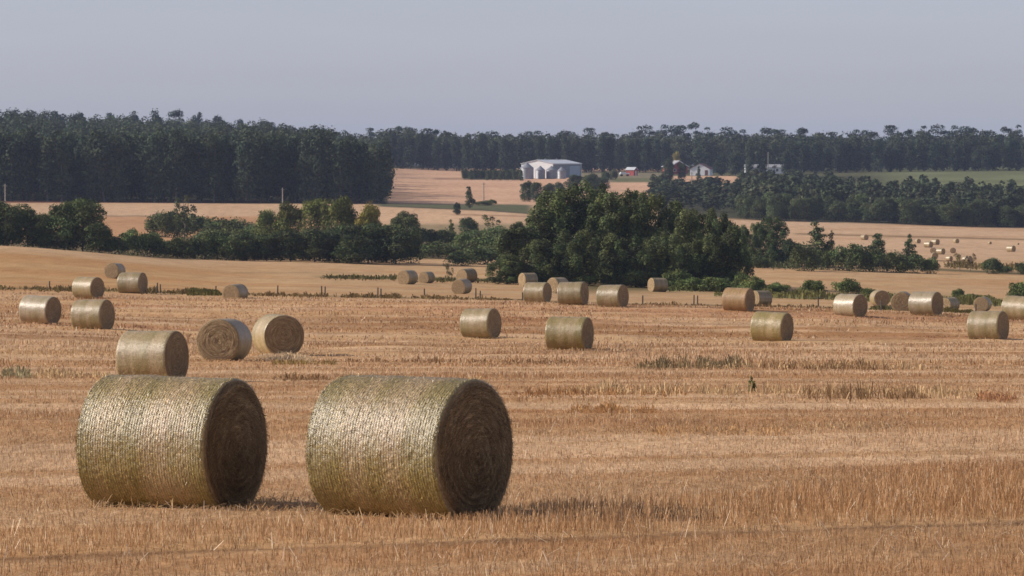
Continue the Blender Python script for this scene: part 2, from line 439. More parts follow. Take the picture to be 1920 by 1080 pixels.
# ------------------------------------------------------------------ blades
rng = np.random.default_rng(7)
def blade_mesh(name, X, D, Zb, h, w, lean, colr, mat, seed=1):
    r = np.random.default_rng(seed); n = len(X)
    yaw = r.uniform(-1.1, 1.1, n); la = r.uniform(0, 2*PI, n)
    dx = np.cos(yaw)*w/2; dy = np.sin(yaw)*w/2
    lx = np.cos(la)*lean*h; ly = np.sin(la)*lean*h
    B = np.stack([X, D, Zb], -1)
    o = np.stack([dx, dy, 0*dx], -1); t = np.stack([lx, ly, h*np.sqrt(np.clip(1-lean**2, .05, 1))], -1)
    V = np.stack([B-o, B+o, B+o*.6+t, B-o*.6+t], 1).reshape(-1, 3)
    cc = np.repeat(colr, 4, 0)
    me = mesh_np(name, V, np.arange(4*n), 4, mat, cc)
    return me
BALES = []
def stubble():
    Xs, Ds, Hs, Ws, Ls, Cs = [], [], [], [], [], []
    for d0, d1, den, w in ((26, 36, 420, .0055), (36, 50, 320, .0065), (50, 72, 150, .009), (72, 110, 60, .013), (110, 170, 22, .028), (170, 262, 8, .05)):
        half = 1120/F
        area = (d1**2-d0**2)*half
        n = int(area*den)
        D = np.sqrt(rng.uniform(d0**2, d1**2, n)); X = rng.uniform(-1, 1, n)*half*D
        s = srow(X, D)
        te = 36.9+ss(X, -0.4, .6)*1.0+ss(X, 0.8, 5)*3.4+1.2*vn(X*.7, s*0, 3); tall = ss(s, 34.5, 34.9)*(1-ss(s, te-.3, te+.9))
        tall = tall*(.45+.55*ss(fbm(X*.3, s*.4, 77), .35, .6))
        gap = np.exp(-((s-34.0-.25*(vn(X*.9, s*0, 6)-.5))/.42)**2)*(.7+.3*vn(X*.6, s*0, 12))
        low = (s < 33.7)
        patch = fbm(X*.12, s*.45, 11, 4)
        h = .035+.035*rng.random(n)+.05*ss(patch, .46, .32)
        h = np.where(tall > .05, .035+tall*(.09+.09*rng.random(n))*(.45+.55*ss(X, -.8, .6)), h)
        h = np.where(low, .045+.05*rng.random(n), h)
        h = h*np.where(D > 110, .9+.9*(fbm(X*.3, s*.8, 19) > .58), 1)
        keep = rng.random(n) > gap*.95
        keep &= rng.random(n) < (.55+.45*vn(X*1.5, s*1.5, 9))
        lean = np.clip(rng.normal(.25, .2, n), 0, .85)
        laid = rng.random(n) < np.where(tall > .3, .03, .22)
        lean = np.where(laid, .97, lean)
        for b in BALES:
            keep &= ~(((X-b[0])**2+(D-b[1])**2) < (.62*b[2])**2)
        g = rng.random((n, 1))
        gold = lin(204, 160, 112)*(.70+.55*g); pale = lin(206, 168, 132)*(.66+.6*g)
        t = np.clip(np.where(low, .75, tall)+.25*(patch < .42), 0, 1)[:, None]
        base = paint(X, D)
        c = base*(.72+.62*g)*(1-t)+(gold*.4+base*.6*(.7+.6*g))*t
        c = np.where((rng.random(n) < .04)[:, None], lin(236, 214, 180)*1.05, c)
        c = np.where((rng.random(n) < .06)[:, None], c*np.array([.6, .54, .46]), c)
        h = np.where(laid, rng.uniform(.08, .22, n), h)
        for A, a in ((Xs, X), (Ds, D), (Hs, h), (Ws, np.full(n, w)*rng.uniform(.7, 1.4, n)), (Ls, lean), (Cs, c)): A.append(a[keep])
    for b in BALES:
        if b[1] > 270: continue
        m = 420 if b[1] < 60 else 260; big = b[1] > 60
        a = rng.uniform(0, 2*PI, m); q = (.62+rng.exponential(.28, m))*b[2]*1.15
        Xs.append(b[0]+np.cos(a)*q*1.15); Ds.append(b[1]+np.sin(a)*q); Hs.append(rng.uniform(.06, .2, m)); Ls.append(np.clip(rng.normal(.85, .15, m), 0, .98))
        Ws.append(rng.uniform(.006, .012, m)*(2.5 if big else 1)); Cs.append(lin(214, 178, 128)*rng.uniform(.6, 1.2, (m, 1)))
    X, D, H, W, Ln = map(np.concatenate, (Xs, Ds, Hs, Ws, Ls)); c = np.concatenate(Cs)
    Z = zt(X, D)-.015+np.where(Ln > .9, .05, 0)
    me = blade_mesh('stubble', X, D, Z, H, W, Ln, c, M['straw'])
    tag(link('stubble', me), 'golden cut straw stubble standing over the near field', 'stubble', kind='stuff')

def tufts(name, label, cat, spec, mat, seed):
    """spec: list of (u0,u1,y0,y1,n,h,w,colour,clump)"""
    r = np.random.default_rng(seed); parts = []
    for (u0, u1, y0, y1, n, h, w, colr, cl) in spec:
        u = r.uniform(u0, u1, n); yb = y0+(y1-y0)*(u-u0)/max(1, u1-u0)
        k = vn(u*.05*cl, u*0, seed)*.6+vn(u*.17*cl, u*0, seed+2)*.4 > r.uniform(.15, .75, n)*np.minimum(1, cl)
        edge = np.minimum(1, np.minimum(u-u0, u1-u)/(.12*(u1-u0)))
        u = u[k]; yb = yb[k]; n2 = len(u); edge = edge[k]
        dm = dfrom((u0+u1)/2, (y0+y1)/2)
        uu = np.linspace(u0, u1, 12); dd = np.array([dfrom(a, y0+(y1-y0)*(a-u0)/max(1, u1-u0)) for a in uu])
        d = np.interp(u, uu, dd)+r.normal(0, .014*dm, n2)
        X = X_(u, d); hh = h*r.uniform(.3, 1.15, n2)**1.2*(.45+.8*vn(u*.12*cl, u*0, seed+5))*np.clip(edge, .25, 1)
        parts.append((X, d, zt(X, d)-.02, hh, w*r.uniform(.6, 1.4, n2), np.clip(r.normal(.35, .2, n2), 0, .9), lin(*colr)*r.uniform(.55, 1.35, (n2, 1))))
    a = [np.concatenate([p[i] for p in parts]) for i in range(7)]
    me = blade_mesh(name, a[0], a[1], a[2], a[3], a[4], a[5], a[6], mat, seed)
    return tag(link(name, me), label, cat, kind='stuff')

# ------------------------------------------------------------------ bales
R0, LEN = .70, 1.47
def bale_meshes(nseg, nax, nring, shards, seed, rough=.0034):
    r = np.random.default_rng(seed)
    th = np.linspace(0, 2*PI, nseg, endpoint=False); ax = np.linspace(-LEN/2, LEN/2, nax+1)
    T, A = np.meshgrid(th, ax)
    ed = np.clip((LEN/2-np.abs(A))/.028, 0, 1)
    prof = lambda T, A, ed: R0*(.975+.025*np.sqrt(1-(1-ed)**2))+.012*(fbm(A*3+seed, np.cos(T)*2+3, seed)-.5)*2+rough*(vn(A*62, ((T+PI) % (2*PI))*R0*30, seed)-.5)*2
    Rr = prof(T, A, ed)
    def place(T, A, Rr):
        y = Rr*np.sin(T); z = Rr*np.cos(T)
        zf = np.where(z < -.60, -.60+(z+.60)*.55, z); y = y*(1+(.02+.012*(seed % 4))*ss(-z, .0, .7))
        return np.stack([A, y, zf+.69-.035], -1)
    V = place(T, A, Rr).reshape(-1, 3)
    i = np.arange(nax)[:, None]*nseg; j = np.arange(nseg)[None]; j2 = (j+1) % nseg
    fc = np.stack([i+j, i+j2, i+nseg+j2, i+nseg+j], -1).reshape(-1)
    cc = np.ones((len(V), 3))
    tot = [4]*(len(fc)//4)
    if shards:
        n = shards
        t = r.uniform(0, 2*PI, n); a = r.uniform(-LEN/2+.02, LEN/2-.02, n)
        an = r.normal(0, .95, n)     # angle from circumferential
        ln = r.uniform(.012, .04, n); w = r.uniform(.0018, .0038, n)
        lift = r.uniform(0, .004, n); lift2 = lift+r.uniform(-.001, .005, n)
        lift2 = np.where(r.random(n) < .05, lift2+r.uniform(.005, .03, n), lift2)
        ne = n//14; a[:ne] = r.choice([-1, 1], ne)*(LEN/2-r.uniform(0, .02, ne)); lift2[:ne] += r.uniform(0, .02, ne)
        da = np.sin(an)*ln/2; dt = np.cos(an)*ln/2/R0; wa = np.cos(an)*w/2; wt = -np.sin(an)*w/2/R0
        q = []
        for sa, sw, lf in ((-1, -1, lift), (1, -1, lift2), (1, 1, lift2), (-1, 1, lift)):
            aa = np.clip(a+sa*da+sw*wa, -LEN/2-.022, LEN/2+.022); tt = t+sa*dt+sw*wt
            e2 = np.clip((LEN/2-np.abs(aa))/.028, 0, 1)
            q.append(place(tt, aa, prof(tt, aa, e2)+.002+lf))
        V2 = np.stack(q, 1).reshape(-1, 3)
        g = r.random((n, 1)); c2 = np.where(g > .86, 2.3, np.where(g < .25, .5, 1.02))*np.ones((n, 3))*r.uniform(.8, 1.2, (n, 1))
        fc = np.concatenate([fc, np.arange(4*n)+len(V)]); V = np.concatenate([V, V2]); cc = np.concatenate([cc, np.repeat(c2, 4, 0)])
        tot += [4]*n
    side = mesh_np('netted_side', V, fc, np.array(tot), M['bale_side' if nseg > 200 else 'bale_side_dry'], cc, smooth=not shards)
    if shards:
        sm = np.zeros(len(tot), bool); sm[:nax*nseg] = True; side.polygons.foreach_set('use_smooth', sm)
    faces = []
    for sgn in (1, -1):
        rr = np.linspace(0.0, 1, nring+1)[1:]
        T2, Q = np.meshgrid(th, rr)
        edr = prof(T2, np.full_like(T2, sgn*LEN/2), np.zeros_like(T2))
        yz = place(T2, np.zeros_like(T2), edr*Q)
        # spiral ridges and a shallow hollow at the core
        ridge = (fbm(Q*14+T2/(2*PI)*0, np.cos(T2)*1.5+np.sin(T2)*1.1+9, seed+3, 3)-.5)*.030*(1-Q**6)
        xx = sgn*(LEN/2+.022*np.sqrt(np.clip(1-Q**4, 0, 1))+ridge-.03*np.exp(-(Q/.08)**2))
        Vf = np.stack([xx, yz[..., 1], yz[..., 2]], -1).reshape(-1, 3)
        ctr = np.array([[sgn*(LEN/2-.01), 0, .655]])
        Vf = np.concatenate([Vf, ctr]); nc = len(Vf)-1
        i = np.arange(nring-1)[:, None]*nseg
        q = np.stack([i+j, i+nseg+j, i+nseg+j2, i+j2], -1).reshape(-1, 4)
        tri = np.stack([j[0]*0+nc, j[0], j2[0]], -1)
        if sgn < 0: q = q[:, ::-1]; tri = tri[:, ::-1]
        fl = np.concatenate([q.reshape(-1), tri.reshape(-1)]); tt = [4]*len(q)+[3]*len(tri)
        cf = np.ones((len(Vf), 3))
        if shards:
            n = shards//2
            qq = np.sqrt(r.random(n))*.96; t = r.uniform(0, 2*PI, n); an = r.normal(0, .5, n)
            ln = r.uniform(.02, .08, n); w = r.uniform(.002, .005, n); lf = r.uniform(.0, .03, n)
            cy = R0*.95*qq*np.sin(t); cz = R0*.95*qq*np.cos(t)
            ty = np.cos(t+an); tz = -np.sin(t+an)
            pts = []
            for sa, sw in ((-1, -1), (1, -1), (1, 1), (-1, 1)):
                y = cy+sa*ty*ln/2+sw*tz*w/2; z = cz+sa*tz*ln/2-sw*ty*w/2
                z = np.where(z < -.60, -.60+(z+.60)*.55, z)
                pts.append(np.stack([sgn*(LEN/2+.025+lf*(sa+1)/2+.0*w), y, z+.655], -1))
            V3 = np.stack(pts, 1).reshape(-1, 3)
            fl = np.concatenate([fl, np.arange(4*n)+len(Vf)]); tt += [4]*n
            Vf = np.concatenate([Vf, V3]); cf = np.concatenate([cf, np.repeat(r.uniform(.5, 1.7, (n, 1))*np.ones((n, 3)), 4, 0)])
        faces.append(mesh_np('end_face', Vf, fl, np.array(tt), M['bale_face'], cf, smooth=not shards))
    return side, faces
BM_NEAR = [bale_meshes(400, 160, 40, 24000, 5), bale_meshes(400, 160, 40, 24000, 6)]
BM_MID = [bale_meshes(120, 40, 22, 2500, 10+k) for k in range(5)]
BM_FAR = [bale_meshes(40, 10, 8, 0, 20+k) for k in range(2)]
def bale_proto(bm):
    root = link('round_bale', None)
    link('netted_side', bm[0], root); link('end_face', bm[1][0], root); link('end_face', bm[1][1], root)
    return root
PROTO = {}
def bale(u, ybase, hpx, theta, label, res='mid', d=None, sink=0, group='round straw bales on the field', k=0, roll=0):
    if d is None: d = dfrom(u, ybase)
    sc = hpx*d/F/1.37
    key = (res, k)
    bms = {'near': BM_NEAR, 'mid': BM_MID, 'far': BM_FAR}[res]
    if key not in PROTO: o = PROTO[key] = bale_proto(bms[k % len(bms)])
    else: o = copy_tree(PROTO[key])
    o.location = P(u, d, -sink*sc-.02)
    az = math.atan2(float(X_(u, d)), d)
    # follow the ground tilt across the bale a little
    o.rotation_euler = (0, 0, -PI/2+math.radians(theta)-az)
    rb = random.Random(int(u*7+ybase))
    if res == 'mid': o.rotation_euler[1] = math.radians(rb.uniform(-2.2, 2.2)); o.rotation_euler[0] = rb.uniform(0, .001)
    o.scale = (sc*rb.uniform(.94, 1.04), sc*rb.uniform(.98, 1.04), sc*rb.uniform(.965, 1.01)) if res == 'mid' else (sc, sc, sc)
    look = [k2 for k2 in ('brownish bale in', 'greenish', 'silvery bale at right in', 'silvery bale directly', 'silvery side') if k2 in label and 'pee' not in label]
    if look and res == 'mid':
        sd = [c for c in o.children if c.name.startswith('netted')][0]
        sd.material_slots[0].link = 'OBJECT'; sd.material_slots[0].material = M['bale_side_brown' if 'brown' in look[0] else 'bale_side_green' if 'green' in look[0] else 'bale_side_silver']
    tag(o, label, 'straw bale', group)
    BALES.append((o.location.x, o.location.y, sc))
    return o
bale(768, 968, 268, 57, 'largest green-gold bale in front, its dark end face turned right, tall stubble at its foot', 'near', k=0)
bale(322, 950, 250, 61, 'second largest bale, greenish, at the left front with a shadow beside its foot', 'near', k=1)
bale(286, 716, 100, 62, 'pale bale whose foot is hidden behind the large left front bale', k=0)
bale(420, 677, 83, -16, 'bale showing its sunlit coiled end to the camera, touching a dark-faced bale', k=1)
bale(521, 666, 78, 16, 'bale with a wide dark end face behind a pile of pale fluffy straw', k=2)
bale(74, 606, 54, 57, 'leftmost bale in front of the fence, silvery side and dark end', k=0)
bale(174, 618, 58, 60, 'bale at left just below and in front of another bale by the fence line', k=1)
bale(165, 560, 43, 52, 'bale directly behind another one at left, silver rim around its dark end', k=2)
bale(248, 550, 40, 64, 'banded bale at left overlapping the small lit one behind the fence', k=1)
bale(215, 522, 30, -26, 'small bale on the left rise, pale lit end ringed with light straw', k=0)
bale(441, 559, 36, -26, 'low bale half sunk behind the fence bank with a post beside it', k=2, sink=.3)
bale(902, 634, 57, 62, 'bale standing alone in the middle of the field, below the leaning sapling', k=0)
bale(1068, 657, 67, 71, 'greenish banded bale, nearest of those in the middle of the field', k=2)
bale(764, 533, 27, -33, 'leftmost of the small bales near the grass strip, shaded side at right', k=1)
bale(800, 531, 22, -30, 'smallest bale near the grass strip, only its brown lit end showing', k=0)
bale(875, 530, 28, -40, 'bale behind another small one near the leaning sapling, dark side right', k=2)
bale(866, 551, 29, -24, 'small brown bale just in front of a similar bale beside two posts', k=1)
bale(990, 537, 26, -58, 'small bale at the left foot of the grove with a bright narrow lit end', k=0)
bale(1008, 567, 39, 66, 'leftmost of the three bales in a row in front of the grove', k=2)
bale(1046, 550, 30, -42, 'bale mostly hidden between two nearer bales below the grove', k=1)
bale(1075, 572, 45, 71, 'middle one of the three bales in a row in front of the grove', k=0)
bale(1149, 576, 44, 63, 'rightmost of the three bales in front of the grove, its shadow beside it', k=1)
bale(1233, 547, 27, -62, 'single bale standing close against the trees with bright lit end', k=2)
bale(1385, 584, 47, 67, 'brownish bale in front of the right end of the grove', k=2)
bale(1427, 573, 29, -52, 'small bale peeking out behind the brownish bale at the right end of the grove', k=0)
bale(1447, 641, 57, 65, 'greenish bale alone at centre right with a shadow streak to its right', k=1)
bale(1595, 594, 45, 53, 'silvery bale at right in front of the two round green bushes', k=0)
bale(1650, 573, 30, 16, 'round dark-faced bale with a bright left rim behind a fence post', k=2)
bale(1692, 584, 38, -4, 'bale with brown end face half covered by a silvery bale at its right', k=1)
bale(1737, 591, 46, 62, 'silvery bale directly in front of the brown-faced one at right', k=2)
bale(1781, 583, 27, -38, 'small bale showing just right of the silvery bale, below a small bush', k=0)
bale(1843, 583, 28, -12, 'low brown-faced bale directly above a larger bale near the right edge', k=1)
bale(1854, 638, 56, 67, 'nearest bale near the right edge, shadow running out of the picture', k=0)
bale(1912, 600, 47, 60, 'bale cut off by the right edge of the picture', k=1)
FB = 'distant bales in the far right field'
for (u, y, h, th, lab) in (
    (1621, 450, 12.5, 35, 'leftmost distant bale in the far field, left of the hedge tree tops'),
    (1721, 456, 10, 25, 'distant bale just right of the narrow hedge tree top'),
    (1741, 464, 14, 62, 'distant bale with narrow dark end, just left of and below a lit one'),
    (1754, 459, 13, 45, 'distant bale with white lit side under the dark field line'),
    (1793, 456, 10, 28, 'distant bale with white lit side standing alone right of a pair'),
    (1750, 475, 13, -5, 'distant brown bale left of another with a narrow dark end'),
    (1764, 477, 14, 62, 'distant bale with narrow dark end between two brown ones'),
    (1787, 475, 13, 0, 'distant bale whose round brown end stands clear of the others'),
    (1753, 485, 14, 5, 'distant brown bale lowest of its cluster, at the right end of the hedge'),
    (1780, 489, 11, 50, 'distant small dark bale beside the rails'),
    (1814, 493, 16, 55, 'distant bale behind the thin weeds right of the hedge'),
    (1856, 458, 6, 30, 'tiny far bale below the dark field line'),
    (1896, 472, 14, 68, 'distant bale near the right edge with a narrow dark end'),
    (1909, 459, 4.5, 20, 'tiniest far bale near the right edge')):
    bale(u, y, h*.86, th if th < 40 else 42+(th-40)*.4, lab, 'far', group=FB, k=random.randint(0, 1))

stubble()
DK = (152, 122, 88); PK = (208, 178, 134); GN = (134, 118, 88); RD = (172, 128, 84)
tufts('dry_weeds', 'rows of dry brown weeds and uncut straw between the cut strips', 'weeds', [
    (1180, 1420, 690, 688, 1900, .34, .03, GN, 1), (1400, 1680, 690, 694, 1700, .26, .03, DK, 1), (1150, 1800, 688, 692, 2600, .24, .03, PK, 1),
    (620, 1130, 678, 682, 1800, .14, .035, DK, 1), (940, 1320, 741, 739, 1800, .15, .02, RD, 1), (1020, 1900, 736, 742, 5000, .24, .02, PK, 1),
    (1490, 1750, 744, 746, 1300, .28, .02, DK, 1), (1830, 1915, 748, 752, 700, .16, .02, (182, 136, 98), .3), (0, 60, 704, 706, 500, .24, .03, (170, 158, 120), .5),
    (60, 215, 706, 706, 1600, .2, .03, PK, .6), (500, 620, 712, 712, 900, .16, .03, DK, 1), (478, 590, 672, 676, 4200, .30, .02, (220, 194, 156), .2),
    (500, 640, 682, 682, 1200, .12, .03, (150, 128, 80), .5), (700, 930, 742, 742, 900, .14, .02, DK, 1), (1200, 1500, 812, 812, 1800, .12, .015, (200, 160, 112), 1),
    (1440, 1700, 800, 803, 1200, .1, .015, PK, 1), (1060, 1240, 770, 770, 1400, .13, .018, (188, 146, 98), 1)], M['weed'], 31)
tufts('fence_grass', 'olive grass growing along the foot of the fence', 'grass', [
    (-60, 240, 540, 547, 2600, .35, .07, (110, 96, 60), 1), (240, 420, 547, 552, 1600, .35, .07, (108, 92, 58), 1), (350, 415, 551, 552, 2600, .55, .09, (98, 92, 50), .2),
    (420, 980, 552, 563, 3000, .28, .08, (124, 102, 66), 1), (1160, 1620, 571, 579, 1800, .25, .08, (130, 104, 70), 1),
    (600, 760, 520, 523, 900, .4, .12, (92, 86, 50), .6), (780, 980, 526, 528, 900, .4, .12, (92, 86, 50), .6), (1630, 1680, 581, 582, 900, .4, .07, (92, 88, 52), .2),
    (1765, 1830, 584, 586, 900, .35, .07, (100, 90, 50), .3), (1770, 1920, 498, 506, 900, .9, .2, (128, 112, 72), .8), (1340, 1920, 552, 572, 9000, .6, .14, (112, 108, 62), .4),
    (1240, 1400, 541, 545, 3000, .8, .14, (88, 92, 50), .3), (1390, 1500, 496, 500, 1500, .8, .2, (88, 92, 60), .3)], M['weed'], 33)
# taller broken stalks in the near stubble
def stalks():
    r = np.random.default_rng(3); n = 260
    u = r.uniform(0, 1920, n); y = r.uniform(770, 1075, n); d = np.array([dfrom(a, b) for a, b in zip(u, y)])
    X = X_(u, d); g = r.random((n, 1))
    me = blade_mesh('straw_stalks', X, d, zt(X, d), r.uniform(.08, .2, n), r.uniform(.005, .011, n), np.clip(r.normal(.6, .3, n), 0, .96), lin(236, 214, 184)*(.7+.5*g), M['straw'], 8)
    tag(link('straw_stalks', me), 'pale loose straw stalks sticking out of the stubble', 'straw', kind='stuff')
stalks()

# ------------------------------------------------------------------ trees
def leaf_cloud(cn, nr, sz, r, flat=.0):
    n = len(cn)
    a = np.cross(nr, r.normal(size=(n, 3))); a /= np.linalg.norm(a, axis=1, keepdims=True)+1e-9
    b = np.cross(nr, a)
    s = sz[:, None]*.5; asp = r.uniform(.55, 1, (n, 1))
    k = r.uniform(.6, 1.2, (n, 4, 1))
    q = np.stack([cn-a*s-b*s*asp*.4, cn+a*s*.3-b*s*asp, cn+a*s+b*s*asp*.4, cn-a*s*.3+b*s*asp], 1)
    q = cn[:, None]+(q-cn[:, None])*k
    return q.reshape(-1, 3)
def lobes_cloud(lobes, n, leaf, r, base, shell=.5, jag=.12, lv=.36):
    """lobes: (cx,cy,cz,rx,ry,rz)"""
    lb = np.array(lobes, float)
    w = (lb[:, 3]*lb[:, 4]*lb[:, 5])**(2/3); pk = r.choice(len(lb), n, p=w/w.sum())
    dr = r.normal(size=(n, 3)); dr /= np.linalg.norm(dr, axis=1, keepdims=True)
    dr[:, 2] = np.where(dr[:, 2] < -.3, np.abs(dr[:, 2])*r.choice([-1, 1], n), dr[:, 2])
    rad = shell+(1-shell)*r.random(n)**.6+np.abs(r.normal(0, jag, n))*(r.random(n) < .3)
    L_ = lb[pk]
    cn = L_[:, :3]+dr*L_[:, 3:]*rad[:, None]
    nr = dr/L_[:, 3:]; nr /= np.linalg.norm(nr, axis=1, keepdims=True)
    nr = nr+r.normal(0, .55, (n, 3)); nr /= np.linalg.norm(nr, axis=1, keepdims=True)
    cn[:, 2] = np.maximum(cn[:, 2], .03)
    sz = leaf*r.uniform(.6, 1.4, n)
    V = leaf_cloud(cn, nr, sz, r)
    lobec = r.uniform(1-lv, 1+lv, (len(lb), 1))*np.stack([r.uniform(.9, 1.15, len(lb)), np.ones(len(lb)), r.uniform(.85, 1.1, len(lb))], -1)
    c = np.array(base)*lobec[pk]*r.uniform(.7, 1.35, (n, 1))
    return V, np.repeat(c, 4, 0)
def trunk_mb(H, r0, top, branches, r, spread):
    mb = MB(); x = y = 0; p = (0, 0, -.15); segs = 5
    pts = [p]
    for k in range(1, segs+1):
        pts.append((r.normal(0, .012*H), r.normal(0, .012*H), H*top*k/segs))
    for k in range(segs): mb.tube(pts[k], pts[k+1], r0*(1-.8*k/segs), r0*(1-.8*(k+1)/segs), 7, cap=False)
    for b in range(branches):
        t = r.uniform(.3, .95); z = H*top*t; i = min(segs-1, int(t*segs)); q = Vector(pts[i]).lerp(Vector(pts[i+1]), t*segs-i)
        an = r.uniform(0, 2*PI); ln = spread*r.uniform(.5, 1)
        e = q+Vector((math.cos(an)*ln, math.sin(an)*ln, ln*r.uniform(.4, 1)))
        mb.tube(q, e, r0*.35*(1-t*.6), r0*.08, 5, cap=False)
    return mb
GREEN = (.090, .112, .042); DGREEN = (.045, .06, .028); YGREEN = (.10, .10, .034); BGREEN = (.052, .068, .036)
def crown(kind, r):
    """returns H, W, lobes, n, leaf, base colour, bark"""
    L_ = []
    if kind == 'grove':
        H, W = 10, 6
        for k in range(40):
            z = r.uniform(.6, 9.3); f = math.sin(PI*min(1, (z+1.4)/11.3))**.5; a = r.uniform(0, 2*PI); q = 2.6*f*r.random()**.35
            s = r.uniform(.55, 1.05)
            L_.append((q*math.cos(a), q*math.sin(a), z, s*.72, s*.72, s*r.uniform(1.1, 2.1)))
        L_ += [(r.normal(0, .3), r.normal(0, .3), z, 1.2*math.sin(PI*(z+1.2)/11.6), 1.2*math.sin(PI*(z+1.2)/11.6), 1.2) for z in (1.0, 2.6, 4.2, 5.8, 7.3)]
        return H, W, L_, 19000, .20, GREEN, 'palebark'
    if kind == 'round':
        H, W = 6, 5.6
        for k in range(26):
            z = r.uniform(.5, 5.2); f = math.sqrt(max(.05, 1-((z-2.6)/3.2)**2)); a = r.uniform(0, 2*PI); q = 2.2*f*math.sqrt(r.random())
            s = r.uniform(.55, 1.1)
            L_.append((q*math.cos(a), q*math.sin(a), z, s, s, s*.9))
        L_ += [(0, 0, 1.4, 2.0, 2.0, 1.3), (0, 0, 2.8, 2.3, 2.3, 1.5), (0, 0, 4.1, 1.7, 1.7, 1.2)]
        return H, W, L_, 10000, .21, GREEN, 'bark'
    if kind == 'bush':
        H, W = 3, 4.4
        for k in range(18):
            a = r.uniform(0, 2*PI); q = 1.7*math.sqrt(r.random()); s = r.uniform(.4, .8)
            z = (2.6-s*.6)*math.sqrt(max(0, 1-(q/2.1)**2))*r.uniform(.35, 1)
            L_.append((q*math.cos(a), q*math.sin(a), max(z, s*.5), s, s, s*.85))
        L_ += [(0, 0, .8, 1.9, 1.9, 1.0), (0, 0, 1.4, 1.4, 1.4, .9)]
        return H, W, L_, 5000, .18, GREEN, 'bark'
    if kind == 'aspen':
        H, W = 18, 7
        for k in range(18):
            z = 1.5+14.8*(k+r.random())/18; f = math.sin(PI*min(1, (z+2.5)/21))**.6; a = r.uniform(0, 2*PI); q = 2.3*f*math.sqrt(r.random())
            s = r.uniform(1.1, 1.8)
            L_.append((q*math.cos(a), q*math.sin(a), z, s, s, s*1.35))
        L_ += [(0, 0, z, 2.4, 2.4, 2.6) for z in (3, 6.5, 10, 13.2)]
        return H, W, L_, 3000, .6, BGREEN, 'bark'
    if kind == 'open':
        H, W = 20, 8
        for k in range(9):
            z = r.uniform(11.5, 18.6); a = r.uniform(0, 2*PI); q = (3.0 if z < 17.5 else 1.6)*math.sqrt(r.random()); s = r.uniform(1.2, 2.2)
            L_.append((q*math.cos(a), q*math.sin(a), z, s, s, s*.75))
        for k in range(7):
            z = r.uniform(2, 11); a = r.uniform(0, 2*PI); q = 2*math.sqrt(r.random()); s = r.uniform(.9, 1.5)
            L_.append((q*math.cos(a), q*math.sin(a), z, s, s, s))
        return H, W, L_, 1500, .6, BGREEN, 'bark'
    if kind == 'spire':
        H, W = 6, 3.4
        for k in range(26):
            t = r.random(); z = .5+5.2*t; a = r.uniform(0, 2*PI); q = 1.45*(1-t*.8)*math.sqrt(r.random()); s = r.uniform(.28, .6)*(1-.4*t)
            L_.append((q*math.cos(a), q*math.sin(a), z, s, s, s*1.1))
        L_ += [(0, 0, 1.3, 1.1, 1.1, 1.1), (0, 0, 2.8, .8, .8, 1.2), (0, 0, 4.2, .45, .45, 1.1)]
        return H, W, L_, 3200, .2, GREEN, 'bark'
    if kind == 'stalky':
        H, W = 5, 3.4
        for k in range(18):
            z = r.uniform(1.2, 4.7); a = r.uniform(0, 2*PI); q = 1.3*math.sqrt(r.random()); s = r.uniform(.16, .42)
            L_.append((q*math.cos(a), q*math.sin(a), z, s, s, s*1.6))
        return H, W, L_, 1100, .18, YGREEN, 'bark'
TP = {}
def tree_mesh(kind, k):
    if (kind, k) not in TP:
        r = np.random.default_rng(hash_(kind)+k*31)
        H, W, lb, n, leaf, base, bark = crown(kind, r)
        V, c = lobes_cloud(lb, n, leaf, r, base, .5, .2 if kind in ('aspen', 'open') else .12, .24 if kind in ('aspen', 'open') else .45)
        me = mesh_np('crown', V, np.arange(len(V)), 4, M['leaf'], c)
        if kind != 'stalky': H = float(np.percentile(V[:, 2], 99.6))
        tr = trunk_mb(H, H*.016, .9, 16 if H > 4 else 10, r, W*.38).mesh('trunk', M[bark])
        TP[(kind, k)] = (me, tr, H, W)
    return TP[(kind, k)]
def hash_(s): return sum(ord(c)*(i+3) for i, c in enumerate(s))
NV = {'grove': 6, 'round': 5, 'bush': 5, 'aspen': 6, 'open': 6, 'spire': 3, 'stalky': 3}
MATV = {}
def leafmat(mul):
    if mul not in MATV: MATV[mul] = tinted('foliage_tone', .75, .15, .15, mul=mul)
    return MATV[mul]
cnt = [0]
def tree(u, d, ytop, wpx, kind, label, group=None, cat='tree', name=None, tone=None, parts=True):
    cnt[0] += 1; k = cnt[0] % NV[kind]
    cr, tr, H0, W0 = tree_mesh(kind, k)
    x, _, z = P(u, d)
    h = -(ytop-HZ)*d/F-z; w = wpx*d/F
    root = link(name or ('bush' if cat == 'bush' else 'tree'), None)
    a = link('crown' if cat != 'bush' else 'foliage', cr, root)
    link('trunk' if cat != 'bush' else 'stem', tr, root)
    if tone:
        a.material_slots[0].link = 'OBJECT'; a.material_slots[0].material = leafmat(tone)
    root.location = (x, d, z); root.rotation_euler = (0, 0, random.uniform(0, 6.28)); root.scale = (w/W0, w/W0, h/H0)
    tag(root, label, cat, group)
    return root

